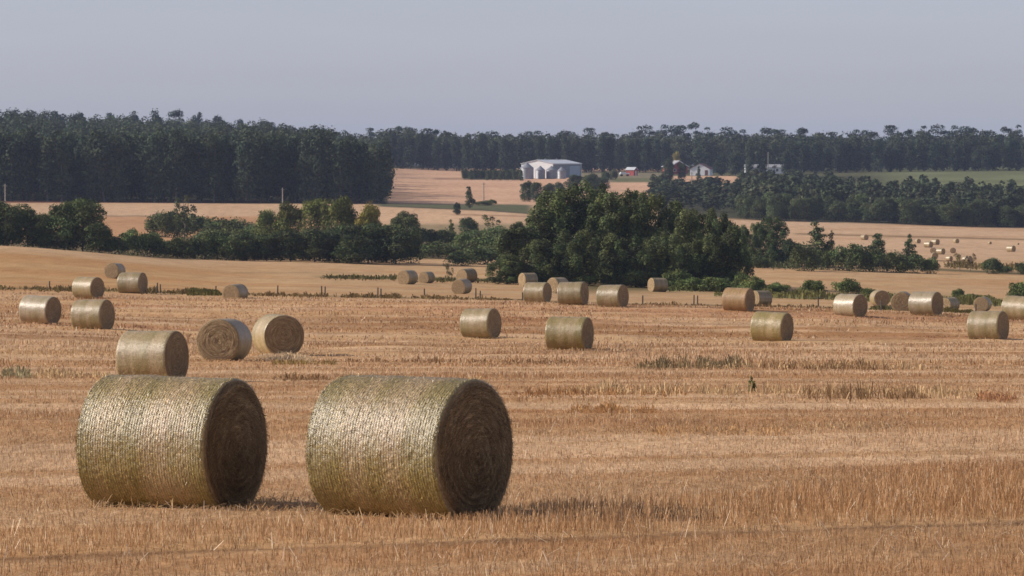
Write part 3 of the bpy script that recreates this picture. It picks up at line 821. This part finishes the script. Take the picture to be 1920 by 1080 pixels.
# the grove in the middle
G = 'trees of the leafy grove behind the bales'
gr = [(950, 362, 478, 80), (978, 372, 425, 105), (1015, 378, 392, 120), (1048, 385, 356, 118), (1096, 388, 345, 118), (1140, 376, 366, 112), (1176, 386, 360, 105),
      (1212, 376, 366, 95), (1248, 386, 398, 95), (1280, 372, 396, 85), (1318, 380, 394, 88), (1352, 374, 404, 84), (1372, 368, 425, 80),
      (1075, 364, 432, 100), (1165, 366, 440, 100), (1230, 364, 446, 90), (1020, 364, 452, 90), (1120, 398, 352, 105), (1300, 366, 452, 80), (1336, 366, 440, 90), (1262, 392, 380, 90)]
gr.sort()
for i, (u, d, yt, w) in enumerate(gr):
    tree(u, d+34, yt, w*1.13, 'grove', f'{ORD[i]} tree from the left in the dense leafy grove behind the bales', G, name='grove_tree')
for i, (u, d, yt, w) in enumerate([(1015, 356, 518, 60), (1090, 355, 512, 70), (1190, 355, 508, 66), (1270, 352, 505, 66), (1300, 347, 520, 70), (1345, 345, 520, 80), (1390, 350, 508, 40)]):
    tree(u, d+42, yt, w, 'bush', f'{ORD[i]} low bush from the left along the foot of the grove', 'low bushes at the foot of the grove', 'bush', 'bush', tone=(1.25, 1.3, 1.1))
tree(849, dfrom(849, 527), 489, 22, 'stalky', 'leaning thin sapling beside the pair of small bales', None, name='sapling').rotation_euler = (0, math.radians(-18), 0)
# bushes at right before the pale strip
for (u, yb, yt, w, lab) in ((1412, 553, 519, 74, 'dark green bush right at the grove, leftmost of the bushes beyond the fence'),
    (1457, 553, 530, 56, 'yellow-green low bush between the grove and two rounder bushes'), (1526, 552, 525, 62, 'round green bush, left one of the two above the silvery bale'),
    (1590, 554, 522, 66, 'widest round green bush above the silvery bale'), (1628, 556, 540, 34, 'small low bush touching the widest round bush'),
    (1797, 560, 541, 28, 'small dark round bush in the open at right'), (1822, 562, 551, 44, 'flat low green bush right of the small round one'),
    (1916, 572, 528, 76, 'dark bush rising at the right edge behind the cut-off bale')):
    tree(u, dfrom(u, yb), yt, w, 'bush', lab, 'bushes beyond the fence at right', 'bush', 'bush', tone=(1.3, 1.3, 1.1))

# left hedge, dark front
HG = 'hedge bushes and trees along the left of the stream'
hl = [(-30, 500, 384, 90), (15, 500, 380, 75), (52, 505, 392, 70), (88, 500, 402, 66), (122, 500, 380, 80), (155, 500, 374, 84), (186, 498, 418, 60), (215, 500, 444, 56),
      (248, 505, 430, 60), (282, 508, 436, 60), (312, 512, 452, 54), (342, 512, 444, 60), (384, 514, 438, 66), (425, 514, 442, 60)]
for i, (u, d, yt, w) in enumerate(hl):
    tree(u, d, yt, w*1.2, 'round' if i < 7 else 'bush', f'{ORD[i]} leafy clump from the left in the dark hedge beyond the tan rise', HG, name='hedge_tree', tone=(.95, 1, .95))
hm = [(462, 516, 440, 62), (500, 516, 440, 60), (545, 516, 432, 66), (590, 516, 428, 72), (636, 518, 424, 76), (690, 518, 420, 76), (742, 518, 424, 82), (665, 512, 440, 70)]
for i, (u, d, yt, w) in enumerate(sorted(hm)):
    tree(u, d, yt, w*1.3, 'round', f'{ORD[i]} dark bush from the left in the middle hedge above the middle field', 'dark bushes of the middle hedge', 'bush', 'bush', tone=(.75, .8, .85))
for (u, d, yt, w, kd, tn, lab) in (
    (345, 640, 365, 60, 'stalky', (.9, 1.0, 1.2), 'loose feathery tree rising above the low bushes at left'),
    (505, 600, 395, 70, 'round', (1.4, 1.3, 1), 'olive tree left of the tallest ones in the middle hedge'),
    (545, 590, 380, 74, 'round', (1.6, 1.35, 1), 'yellowish green tree beside the second utility pole'),
    (592, 580, 374, 76, 'round', (1.5, 1.35, 1), 'tall olive tree in the middle hedge, left of the tallest'),
    (640, 575, 370, 80, 'round', (1.5, 1.35, 1), 'tallest olive tree of the middle hedge'),
    (692, 570, 382, 60, 'round', (2.3, 1.7, .9), 'tree turning yellow at the right end of the tall olive trees'),
    (490, 640, 398, 24, 'spire', (.8, .8, 1), 'small dark pointed shrub above the hedge near the olive trees'),
    (760, 640, 398, 74, 'round', (1.2, 1.15, 1.1), 'round green bush standing right of the yellowing tree'),
    (846, 640, 412, 26, 'spire', (1.5, 1.3, 1.2), 'slim pale sapling between two round bushes in the valley'),
    (880, 680, 408, 46, 'round', (.75, .85, 1), 'dark dome shaped bush in the valley left of the grove'),
    (915, 660, 404, 54, 'stalky', (1.0, 1.1, 1.3), 'thin twiggy bush in the valley left of the grove'),
    (975, 640, 416, 34, 'round', (1, 1, 1), 'small round bush touching the left side of the grove'),
    (857, dfrom(857, 403), 380, 18, 'round', (.5, .55, .8), 'tiny dark round tree alone on the pale far field'),
    (880, dfrom(880, 392), 350, 28, 'spire', (.9, .85, 1), 'lone ragged tree on the green strip left of a utility pole'),
    ):
    tree(u, d, yt, w, kd, lab, None, name='tree', tone=tn)
lo = [(305, 690, 398, 60), (332, 690, 394, 60), (372, 700, 402, 66), (410, 680, 408, 60), (445, 670, 410, 60), (480, 650, 418, 56), (398, 600, 430, 70), (450, 590, 432, 60),
      (792, 640, 428, 60), (822, 560, 452, 84), (836, 640, 430, 56), (880, 600, 432, 70), (905, 560, 438, 84), (935, 560, 444, 84), (925, 640, 424, 60), (900, 530, 462, 80), (865, 520, 470, 60), (948, 600, 430, 70),
      (905, dfrom(905, 385), 377, 30), (920, dfrom(920, 384), 374, 22)]
lo.sort()
for i, (u, d, yt, w) in enumerate(lo):
    tree(u, d, yt, w*1.25, 'bush', f'{ORD[i]} low grey-green bush from the left in the valley beyond the hedge', 'low bushes in the valley', 'bush', 'bush', tone=(1.05, 1.1, 1.1))
# right of the grove
for (u, d, yt, w, kd, tn, lab) in (
    (1402, 560, 424, 50, 'grove', (.9, 1, 1), 'dark tree just right of the grove, shorter of two'),
    (1426, 570, 418, 46, 'grove', (.9, 1, 1), 'tree between the shorter dark one and the broad dark one'),
    (1450, 565, 408, 62, 'grove', (.85, 1, 1), 'broad dark tree standing right of the grove'),
    (1484, 560, 450, 46, 'round', (.8, .9, 1), 'small dark tree at the right foot of the broad dark tree'),
    (1532, 575, 416, 62, 'spire', (1.1, 1.1, 1.2), 'pointed tree with loose top standing in the right hedge'),
    (1558, 575, 434, 30, 'spire', (1, 1, 1.1), 'slender tree at the right shoulder of the pointed tree'),
    (1647, 580, 438, 50, 'spire', (.95, 1, 1.1), 'small pointed tree rising from the middle of the right hedge'),
    (1706, 580, 440, 38, 'spire', (.85, 1, 1), 'narrow tree top near the first distant bales')):
    tree(u, d, yt, w*1.15, kd, lab, None, name='tree', tone=tn)
fl = [(330, 520, 452, 60), (365, 518, 448, 60), (405, 518, 450, 60), (445, 520, 446, 60), (482, 520, 442, 60), (522, 520, 438, 60), (568, 520, 434, 60), (614, 521, 432, 60), (660, 521, 430, 60), (715, 521, 430, 60), (770, 522, 440, 40)]
for i, (u, d, yt, w) in enumerate(fl):
    tree(u, d+4, yt, w*1.3, 'bush', f'{ORD[i]} low bush from the left filling the foot of the middle hedge', 'low bushes filling the middle hedge', 'bush', 'bush', tone=(.8, .85, .9))
rh = [(1420, 545, 478, 60), (1508, 530, 458, 70), (1540, 540, 470, 60), (1580, 540, 462, 72), (1612, 535, 458, 70), (1645, 540, 468, 72), (1680, 535, 472, 66), (1712, 535, 476, 66), (1745, 535, 482, 40),
      (1862, 545, 484, 44), (1886, 550, 498, 34), (1919, 545, 492, 36)]
for i, (u, d, yt, w) in enumerate(rh):
    tree(u, d, yt, w, 'bush', f'{ORD[i]} bush from the left in the hedge in front of the far bale field', 'bushes of the right hedge', 'bush', 'bush', tone=(.95, 1, 1.0))
tree(1800, 560, 474, 34, 'stalky', 'thin yellowish weeds standing between distant bales at the hedge end', None, 'bush', 'bush', tone=(1.8, 1.5, 1.3))
tree(1820, 560, 474, 26, 'stalky', 'thin brownish weeds beside the yellowish ones at the hedge end', None, 'bush', 'bush', tone=(1.4, 1.1, 1.1))

# distant ones round the farm
DG = 'dark trees on the slope behind the grove'
for i, (u, yb, yt, w) in enumerate([(988, 378, 340, 34), (1006, 380, 342, 30), (1028, 376, 344, 30), (1048, 374, 342, 34), (1078, 366, 328, 44), (1108, 364, 326, 44), (1130, 356, 332, 34)]):
    tree(u, dfrom(u, yb), yt, w, 'round', f'{ORD[i]} dark tree from the left on the slope behind the top of the grove', DG, name='tree', tone=(.7, .8, 1))
for i in range(18):
    u = 870+6.3*i; d = 1440+random.uniform(-12, 12)
    tree(u, d, 317.5+random.uniform(-1, 1.5), 12, 'round', 'low dark shrub in the shelter row left of the white barn', 'shrubs of the shelter row by the barn', 'shrub', 'shelter_shrub', tone=(.85, .9, 1))
for (u, d, yt, w, kd, tn, lab) in (
    (1253, 1440, 297, 30, 'round', (.55, .62, .8), 'dark round tree left of the red house'), (1278, 1440, 306, 22, 'round', (.6, .65, .8), 'small dark tree in front of the red house'),
    (1310, 1450, 312, 13, 'spire', (.7, .8, 1), 'small pointed tree in front of the white garage'), (1310, 1300, 341, 32, 'bush', (.55, .6, .9), 'dark squat bush under the pole on the slope'),
    (1344, 1330, 340, 16, 'bush', (.7, .8, 1), 'small round bush right of the dark squat bush'), (1250, 1250, 350, 12, 'spire', (.8, .8, 1), 'tiny shrub on the edge of the pale field behind the grove'),
    (1266, 1250, 352, 10, 'bush', (.8, .8, 1), 'tiniest shrub on the edge of the pale field'), (1150, 1440, 318, 20, 'bush', (.9, .9, 1), 'low bush right of the white barn'),
    (1135, 1440, 320, 18, 'bush', (.8, .9, 1), 'low bush touching the end of the white barn'), (1268, 1640, 285, 22, 'round', (3.6, 2.3, 1.9), 'yellow autumn tree above the roof of the red house'),
    (1352, 1520, 290, 34, 'aspen', (.7, .8, 1), 'dark tree just right of the white garage'), (1378, 1510, 285, 36, 'aspen', (.8, .9, 1), 'tree left of the white cottages'),
    (1405, 1570, 262, 26, 'aspen', (1.1, 1.1, 1), 'tree in front of the left white cottage'), (1430, 1570, 262, 28, 'aspen', (1.1, 1.1, 1), 'tree between the two white cottages'),
    (1452, 1570, 268, 18, 'open', (1.1, 1.1, 1), 'thin tree in front of the right white cottage'), (1474, 1560, 280, 30, 'aspen', (.8, .9, 1), 'dark tree right of the white cottages')):
    tree(u, d, yt, w, kd, lab, None, 'bush' if kd == 'bush' else 'tree', 'bush' if kd == 'bush' else 'tree', tone=tn)

# ---- woods: individual trees along the edges, the mass behind as stuff
def wood_row(name, label, group, us, dfun, hfun, wfun, kind, tone=None, cat='tree'):
    for u in us:
        d = dfun(u); x, _, z = P(u, d); h = hfun(u); yt = HZ-(z+h)*F/d
        tree(u, d, yt, wfun(u)*F/d, kind, label, group, cat, name, tone)
R = random.Random(9)
wood_row('wood_tree', 'tall dark tree on the near edge of the big wood at left', 'edge trees of the big left wood', [-20+22*i+R.uniform(-5, 5) for i in range(34)],
         lambda u: 1010+R.uniform(0, 14), lambda u: R.uniform(16.5, 19.5)*(1-.10*float(ss(u, 600, 715))), lambda u: R.uniform(6.5, 8.5), 'aspen', (.9, 1, 1))
wood_row('wood_tree', 'tree at the right corner of the big left wood', 'corner trees of the big left wood', [716, 722, 714, 720, 712],
         lambda u: 1030+R.uniform(0, 140), lambda u: R.uniform(13, 17), lambda u: R.uniform(5, 7), 'aspen', (.8, .9, 1))
wood_row('far_tree', 'dark tree along the foot of the far wood behind the pale field', 'foot trees of the far wood', [738+17*i+R.uniform(-4, 4) for i in range(31)],
         lambda u: 1650+R.uniform(0, 20), lambda u: R.uniform(13, 16.5), lambda u: R.uniform(5.5, 7.5), 'aspen', (.8, .9, 1))
wood_row('slope_tree', 'low bushy tree along the foot of the right slope wood', 'foot trees of the right slope wood', [1392+15*i+R.uniform(-4, 4) for i in range(37)],
         lambda u: 1010+(8 if u > 1500 else 0)+R.uniform(0, 14), lambda u: R.uniform(5, 7.5), lambda u: R.uniform(5, 7), 'round', (.95, 1, 1.1))
wood_row('hill_tree', 'tree along the lower edge of the right hill wood above the green field', 'lower edge trees of the right hill wood', [1490+20*i+R.uniform(-5, 5) for i in range(23)],
         lambda u: 1600+R.uniform(0, 20), lambda u: R.uniform(10, 14), lambda u: R.uniform(6, 8), 'aspen', (.8, .9, 1))
sky = [(24, 206), (60, 207), (110, 209), (150, 212), (205, 213), (250, 210), (295, 207), (330, 206), (372, 212), (410, 218), (452, 225), (496, 227), (512, 230), (552, 238), (580, 245), (610, 247), (632, 248),
       (695, 240), (742, 237), (768, 238), (800, 241), (818, 243), (846, 248), (925, 246), (1000, 246), (1062, 243), (1105, 241), (1132, 247), (1196, 234), (1210, 237), (1246, 235), (1262, 240), (1280, 236), (1306, 231),
       (1332, 240), (1360, 237), (1390, 244), (1438, 238), (1460, 241), (1508, 242), (1528, 247), (1560, 247), (1612, 242), (1640, 244), (1672, 234), (1705, 240), (1728, 235), (1755, 236), (1790, 234), (1822, 236), (1850, 243), (1880, 236), (1906, 235)]
for (u, yt) in sky:
    tree(u, R.uniform(1800, 1850), yt-(R.uniform(-3, 2) if u > 900 else 0), R.uniform(32, 50) if u > 660 else R.uniform(34, 44), 'open' if u > 660 or u in (330, 496, 512) else 'aspen', 'tall open-crowned tree sticking out of the wooded skyline', 'trees sticking out of the skyline', name='skyline_tree', tone=(.75, .85, 1.0))

def wood(name, label, region, n, hfun, leaf, nleaf, base, seed, mul=1.0):
    r = np.random.default_rng(seed)
    Vs, Cs = [], []
    protos = []
    for k in range(6):
        rr = np.random.default_rng(seed*7+k); lb = []
        for q in range(9):
            z = 2+14*(q+rr.random())/9; f = math.sin(PI*min(1, (z+2)/20))**.6; a = rr.uniform(0, 2*PI); e = 2.2*f*math.sqrt(rr.random()); s = rr.uniform(1.3, 2.0)
            lb.append((e*math.cos(a), e*math.sin(a), z, s, s, s*1.4))
        protos.append(lobes_cloud(lb, nleaf, leaf, rr, base, .6, .2, .26))
    for i in range(n):
        u, d = region(r); x, _, z = P(u, d); h = hfun(u, d, r)
        V, c = protos[i % 6]; a = r.uniform(0, 2*PI); sx = r.uniform(.85, 1.3)*min(1.25, max(.7, h/14))*(1 if mul == 1 else .9); sz = h/17.5
        ca, sa = math.cos(a), math.sin(a)
        W = np.stack([(V[:, 0]*ca-V[:, 1]*sa)*sx+x, (V[:, 0]*sa+V[:, 1]*ca)*sx+d, V[:, 2]*sz+z], -1)
        Vs.append(W); Cs.append(c*r.uniform(.72, 1.3)*np.array([r.uniform(.9, 1.15), 1, r.uniform(.9, 1.1)]))
    V = np.concatenate(Vs); c = np.concatenate(Cs)
    me = mesh_np(name, V, np.arange(len(V)), 4, M['leaf'], c)
    tag(link(name, me), label, 'wood', kind='stuff')
def reg1(r):
    while True:
        d = 1020+880*r.random()**1.5; u = r.uniform(-250, 722)
        if d > 1150 and u > 712-(d-1150)*.02 and d < 1640: continue
        return u, d
wood('woodland', 'big dark wood covering the hill at left', reg1, 1300, lambda u, d, r: r.uniform(14, 18.5)*(1-.22*float(ss(u, 500, 715))), .65, 560, BGREEN, 2)
wood('far_woodland', 'distant wood along the skyline behind the farm', lambda r: (r.uniform(715, 1560), r.uniform(1665, 1900)), 620, lambda u, d, r: r.uniform(12, 17.2), .8, 380, BGREEN, 3)
wood('hill_woodland', 'distant wood on the hill at right', lambda r: (r.uniform(1480, 2150), r.uniform(1610, 1900)), 520, lambda u, d, r: r.uniform(10.5, 17.2), .8, 380, BGREEN, 4)
def reg4(r):
    while True:
        u = r.uniform(1225, 2150); d = r.uniform(1025, 1400)
        y = float(yrow(u, d))
        if u < 1390 and (y < 357+(1390-u)*-.02 or d < 1080): continue
        if u > 1560 and y < 352+min(30, (u-1560)*.25): continue
        return u, d
wood('slope_woodland', 'low grey-green wood covering the slope at right', reg4, 640, lambda u, d, r: r.uniform(6.5, 9.5) if d < 1200 and u > 1400 else r.uniform(3.5, 5.5), 1.5, 300, (.066, .082, .042), 5, 1.5)

# ------------------------------------------------------------------ weed near the second strip
t = tree(1410, dfrom(1410, 737), 706, 24, 'spire', 'single green leafy weed standing in the stubble at right', None, 'weed', 'green_weed', tone=(1.6, 1.5, 1.3))

# ------------------------------------------------------------------ fence, poles, rails
fence = tag(link('wire_fence', None), 'low wire fence on weathered posts crossing behind the near field', 'fence')
posts = [(-40, 539, 14), (92, 542, 15), (294, 549, 19), (300, 549, 16), (404, 551, 15), (520, 553, 18), (603, 554, 18), (609, 554, 17), (708, 558, 19), (714, 558, 17), (796, 559, 18), (892, 560, 20), (900, 560, 15),
         (980, 563, 15), (1205, 571, 17), (1301, 571, 18), (1308, 571, 17), (1535, 577, 21), (1653, 583, 20), (1672, 583, 12), (1830, 586, 16), (1960, 590, 16)]
pp = []
for (u, y, h) in posts:
    d = dfrom(u, y); x, _, z = P(u, d); H = h*d/F
    mb = MB(); mb.tube((0, 0, -.2), (random.uniform(-.03, .03), 0, H), .055, .045, 8)
    o = mb.build('post', M['post'], fence); o.location = (x, d, z); pp.append((x, d, z, H))
for t in (.55, .92):
    mb = MB()
    for a, b in zip(pp[:-1], pp[1:]):
        mb.tube((a[0], a[1], a[2]+a[3]*t), (b[0], b[1], b[2]+b[3]*t), .004, .004, 4, cap=False)
    mb.build('wire', M['wire'], fence)
def pole(u, yb, yt, lab, d=None, arm=True):
    d = d or dfrom(u, yb); x, _, z = P(u, d); H = -(yt-HZ)*d/F-z
    o = tag(link('utility_pole', None), lab, 'utility pole', 'wooden poles in the valley'); o.location = (x, d, z)
    mb = MB(); mb.tube((0, 0, -.3), (0, 0, H), .17, .12, 8); mb.build('pole', M['palebark'], o)
    mb = MB(); mb.box(-.5, .5, -.22, -.14, H-.5, H-.4); mb.build('crossarm', M['palebark'], o)
pole(10, 388, 345, 'thin pole at the left edge in front of the big wood')
pole(530, 388, 352, 'thin pole above the olive hedge trees in front of the big wood')
pole(907, 377, 342, 'thin pole on the pale field right of the lone ragged tree')
pole(1297, 366, 322, 'thin pole rising below the white garage')
pole(1440, 345, 285, 'thin pole among the trees near the white cottages', d=1450)
# rails beside the far bales
o = tag(link('rail_fence', None), 'short stretch of thin rail beside distant bales at the hedge end', 'fence')
d = 585; mb = MB()
for u in (1758, 1778, 1790):
    x, _, z = P(u, d); m2 = MB(); m2.tube((x, d, z-.2), (x, d, z+1.1), .07, .06, 6); m2.build('post', M['post'], o)
a = P(1756, d, 1.0); b = P(1792, d, 1.0); mb.tube(a, b, .05, .05, 6); mb.build('rail', M['post'], o)

# ------------------------------------------------------------------ buildings
def gable(name, W, Ln, He, Hp, mw, mr, over=.35, parent=None, sidem=None):
    """gable house; gable end faces -Y, length along +Y, centred in X"""
    mb = MB(); w = W/2
    mb.add([(-w, 0, -.5), (w, 0, -.5), (w, 0, He), (0, 0, Hp), (-w, 0, He), (-w, Ln, -.5), (w, Ln, -.5), (w, Ln, He), (0, Ln, Hp), (-w, Ln, He)],
           [(0, 1, 2, 3, 4), (9, 8, 7, 6, 5), (0, 4, 9, 5), (1, 6, 7, 2), (2, 7, 8, 3), (3, 8, 9, 4)])
    mb.build('wall', mw, parent)
    rf = MB(); t = .16; sl = (Hp-He)/w; e = w+over; y0, y1 = -over, Ln+over; ze = He-sl*over
    for s in (1, -1):
        a = [(0, y0, Hp+.02), (s*e, y0, ze+.02), (s*e, y1, ze+.02), (0, y1, Hp+.02)]
        b = [(p[0], p[1], p[2]+t) for p in a]
        rf.add(a+b, [(0, 1, 2, 3), (7, 6, 5, 4), (0, 4, 5, 1), (1, 5, 6, 2), (2, 6, 7, 3), (3, 7, 4, 0)])
    return rf.build('roof', mr, parent)
def placeb(o, u, d, rot): o.location = P(u, d); o.rotation_euler = (0, 0, math.radians(rot))
# barn: gable faces left of the camera
barn = tag(link('barn', None), 'long white metal barn with a low gable behind the grain bins', 'barn')
rf = gable('barn', 13.6, 25, 5.5, 6.9, M['whitewall'], M['metalroof'], .3, barn)
mb = MB(); mb.box(6.81, 6.86, .4, 24.6, .0, 5.25); mb.build('side_shade_sheet', M['shadewall'], barn)  # dark sheet over the white side wall, its shade put into the colour
mb = MB(); mb.box(6.87, 6.93, 14.5, 23.5, .1, 4.6); mb.build('sliding_door', M['doorblue'], barn)
for yy in (6, 16):
    mb = MB(); mb.lathe([(.28, 6.7), (.28, 7.25), (.42, 7.3), (.05, 7.55)], 10, (0.5, yy)); mb.build('roof_vent', M['steel'], rf)
placeb(barn, 1007, 1500, -27)
def bin_(u, wpx, ytop, yb, lab, d):
    o = tag(link('grain_bin', None), lab, 'grain bin', 'steel grain bins before the barn')
    x, _, z = P(u, d); H = -(ytop-HZ)*d/F-z; r = wpx*d/F/2; He = H*.68
    mb = MB(); prof = [(r, -.3)]; k = 0; zz = 0
    while zz < He: prof += [(r, zz), (r+.04, zz+.14)]; zz += .28
    prof += [(r, He)]; mb.lathe(prof, 28); mb.build('bin_wall', M['steel'], o)
    mb = MB(); mb.lathe([(r+.12, He-.05), (r+.12, He), (r*.16, H-.15), (r*.16, H), (.02, H+.03)], 28); mb.build('cone_roof', M['steel'], o)
    mb = MB(); mb.box(-.3, .3, -r-.08, -r-.02, .2, He-.3); mb.build('ladder', M['steel'], o)
    o.location = (x, d, z)
bin_(988, 25, 305, 336, 'largest steel grain bin, leftmost in front of the barn', 1472)
bin_(1013, 18, 311, 334, 'second steel grain bin from the left, narrow with steep cone', 1476)
bin_(1034, 20, 311, 334, 'third steel grain bin from the left before the barn', 1478)
bin_(1053, 16, 313, 333, 'rightmost and smallest steel grain bin before the barn', 1474)
# red shed
shed = tag(link('shed', None), 'small red shed with a pale roof right of the barn', 'shed')
gable('shed', 3.2, 3.6, 2.3, 3.2, M['red'], M['metalroof'], .25, shed)
mb = MB(); mb.box(-.5, .5, -.06, -.02, 0, 1.9); mb.build('door', M['whitewall'], shed)
placeb(shed, 1192, 1545, 62)
# trailer
tr = tag(link('trailer', None), 'low white trailer parked left of the small red shed', 'trailer')
mb = MB(); mb.box(-1.9, 1.9, -.9, .9, .75, 1.25); mb.box(-1.7, .4, -.8, .8, 1.25, 1.6); mb.build('body', M['whitewall'], tr)
for sx in (-1.2, 1.2):
    for sy in (-.95, .85):
        mb = MB(); mb.tube((sx, sy, .4), (sx, sy+.12, .4), .4, .4, 14); mb.build('wheel', M['tyre'], tr)
placeb(tr, 1171, 1530, 8)
# red house
ho = tag(link('house', None), 'red house with pale roof and white trim among dark trees', 'house')
gable('house', 7.5, 9, 3.2, 5.4, M['red'], M['shingle'], .5, ho)
mb = MB()
for s in (1, -1):
    mb.add([(0, -.53, 5.2), (s*4.25, -.53, 2.75), (s*4.25, -.53, 3.1), (0, -.53, 5.58), (0, -.63, 5.2), (s*4.25, -.63, 2.75), (s*4.25, -.63, 3.1), (0, -.63, 5.58)],
           [(0, 1, 2, 3), (7, 6, 5, 4), (0, 4, 5, 1), (1, 5, 6, 2), (2, 6, 7, 3), (3, 7, 4, 0)])
mb.build('white_trim', M['whitewall'], ho)
for x0 in (-2.4, 1.0):
    mb = MB(); mb.box(x0, x0+1.2, -.05, -.01, 1.1, 2.2); w = mb.build('window', M['whitewall'], ho)
    mb = MB(); mb.box(x0+.12, x0+1.08, -.07, -.052, 1.2, 2.1); mb.build('pane', M['darkopen'], w)
placeb(ho, 1273, 1580, 18)
ga = tag(link('garage', None), 'white garage with a brown roof beside the red house', 'garage')
gable('garage', 7.8, 7, 2.6, 4.6, M['whitewall'], M['brownroof'], .3, ga)
mb = MB(); mb.box(2.0, 3.2, -.05, -.01, .1, 2.1); mb.build('door', M['brownroof'], ga)
placeb(ga, 1312, 1530, -14)
for (u, w, lab) in ((1409, 6.0, 'white cottage, left one of two half hidden by trees'), (1453, 7.0, 'white cottage, right one of two half hidden by trees')):
    co = tag(link('cottage', None), lab, 'cottage', 'white cottages among the trees')
    gable('cottage', 4, w, 2.5, 3.6, M['whitewall'], M['shingle'], .3, co)
    mb = MB(); mb.box(-2.06, -2.02, w*.3, w*.3+.9, .9, 1.9); mb.build('window', M['darkopen'], co)
    o = co; placeb(co, u+15, 1590, 90)

# ------------------------------------------------------------------ haze, light, sky, camera
def haze():
    mb = MB(); mb.box(-1900, 1900, -30, 7200, -60, 60)
    m = bpy.data.materials.new('haze'); m.use_nodes = True; nt = m.node_tree; nt.nodes.clear()
    out = N(nt, 'ShaderNodeOutputMaterial'); v = N(nt, 'ShaderNodeVolumePrincipled')
    v.inputs['Color'].default_value = (.52, .66, 1.0, 1); v.inputs['Density'].default_value = HAZE
    v.inputs['Anisotropy'].default_value = .0
    L(nt, v.outputs[0], out.inputs['Volume'])
    tag(mb.build('haze', m), 'thin bluish summer haze over the valley', 'haze', kind='stuff')
HAZE = 6e-5
haze()
EL = math.radians(29.5); AZ = math.radians(-4)     # sun to the left, a touch beyond square to the view
sv = Vector((-math.cos(EL)*math.cos(AZ), -math.cos(EL)*math.sin(AZ), math.sin(EL)))
sl = bpy.data.lights.new('sun', 'SUN'); sl.energy = 4.9; sl.angle = math.radians(.53); sl.color = (1, .905, .79)
so = bpy.data.objects.new('sun', sl); C.objects.link(so); so.rotation_euler = sv.to_track_quat('Z', 'Y').to_euler(); so.location = (-30, 0, 60)
w = bpy.data.worlds.new('World'); bpy.context.scene.world = w; w.use_nodes = True
nt = w.node_tree; bg = nt.nodes['Background']
st = nt.nodes.new('ShaderNodeTexSky'); st.sky_type = 'NISHITA'; st.sun_disc = False; st.sun_elevation = EL; st.sun_rotation = math.radians(268)
st.air_density = 1.0; st.dust_density = .6; st.ozone_density = 2.0
hs = nt.nodes.new('ShaderNodeHueSaturation'); hs.inputs['Saturation'].default_value = .38
mx = nt.nodes.new('ShaderNodeMix'); mx.data_type = 'RGBA'; mx.blend_type = 'MULTIPLY'; mx.inputs[0].default_value = 1; mx.inputs[7].default_value = (.88, .895, 1.09, 1)
nt.links.new(st.outputs[0], hs.inputs['Color']); nt.links.new(hs.outputs[0], mx.inputs[6]); nt.links.new(mx.outputs[2], bg.inputs[0])
bg.inputs[1].default_value = .10
sb = nt.nodes.new('ShaderNodeTexCoord'); sm = nt.nodes.new('ShaderNodeMapping'); sm.inputs['Scale'].default_value = (9, 9, 70)
sn = nt.nodes.new('ShaderNodeTexNoise'); sn.inputs['Scale'].default_value = 1.5; sn.inputs['Detail'].default_value = 3
sr = nt.nodes.new('ShaderNodeMapRange'); sr.inputs[1].default_value = .3; sr.inputs[2].default_value = .7; sr.inputs[3].default_value = .0995; sr.inputs[4].default_value = .1025
nt.links.new(sb.outputs['Generated'], sm.inputs[0]); nt.links.new(sm.outputs[0], sn.inputs['Vector']); nt.links.new(sn.outputs[0], sr.inputs[0]); nt.links.new(sr.outputs[0], bg.inputs[1])
cam = bpy.data.cameras.new('camera'); cam.sensor_width = 36; cam.lens = F/1920*36; cam.clip_start = .5; cam.clip_end = 20000
co = bpy.data.objects.new('camera', cam); C.objects.link(co); co.location = (0, 0, 0)
co.rotation_euler = (PI/2-math.atan((540-HZ)/F), 0, 0)
sc = bpy.context.scene; sc.camera = co
sc.view_settings.view_transform = 'Standard'; sc.view_settings.look = 'None'; sc.view_settings.exposure = .12; sc.view_settings.gamma = 1
sc.render.engine = 'CYCLES'; cy = sc.cycles
cy.use_denoising = True; cy.max_bounces = 5; cy.diffuse_bounces = 3; cy.glossy_bounces = 2; cy.volume_bounces = 1; cy.transmission_bounces = 2
cy.sample_clamp_indirect = 4
cy.filter_width = 1.6
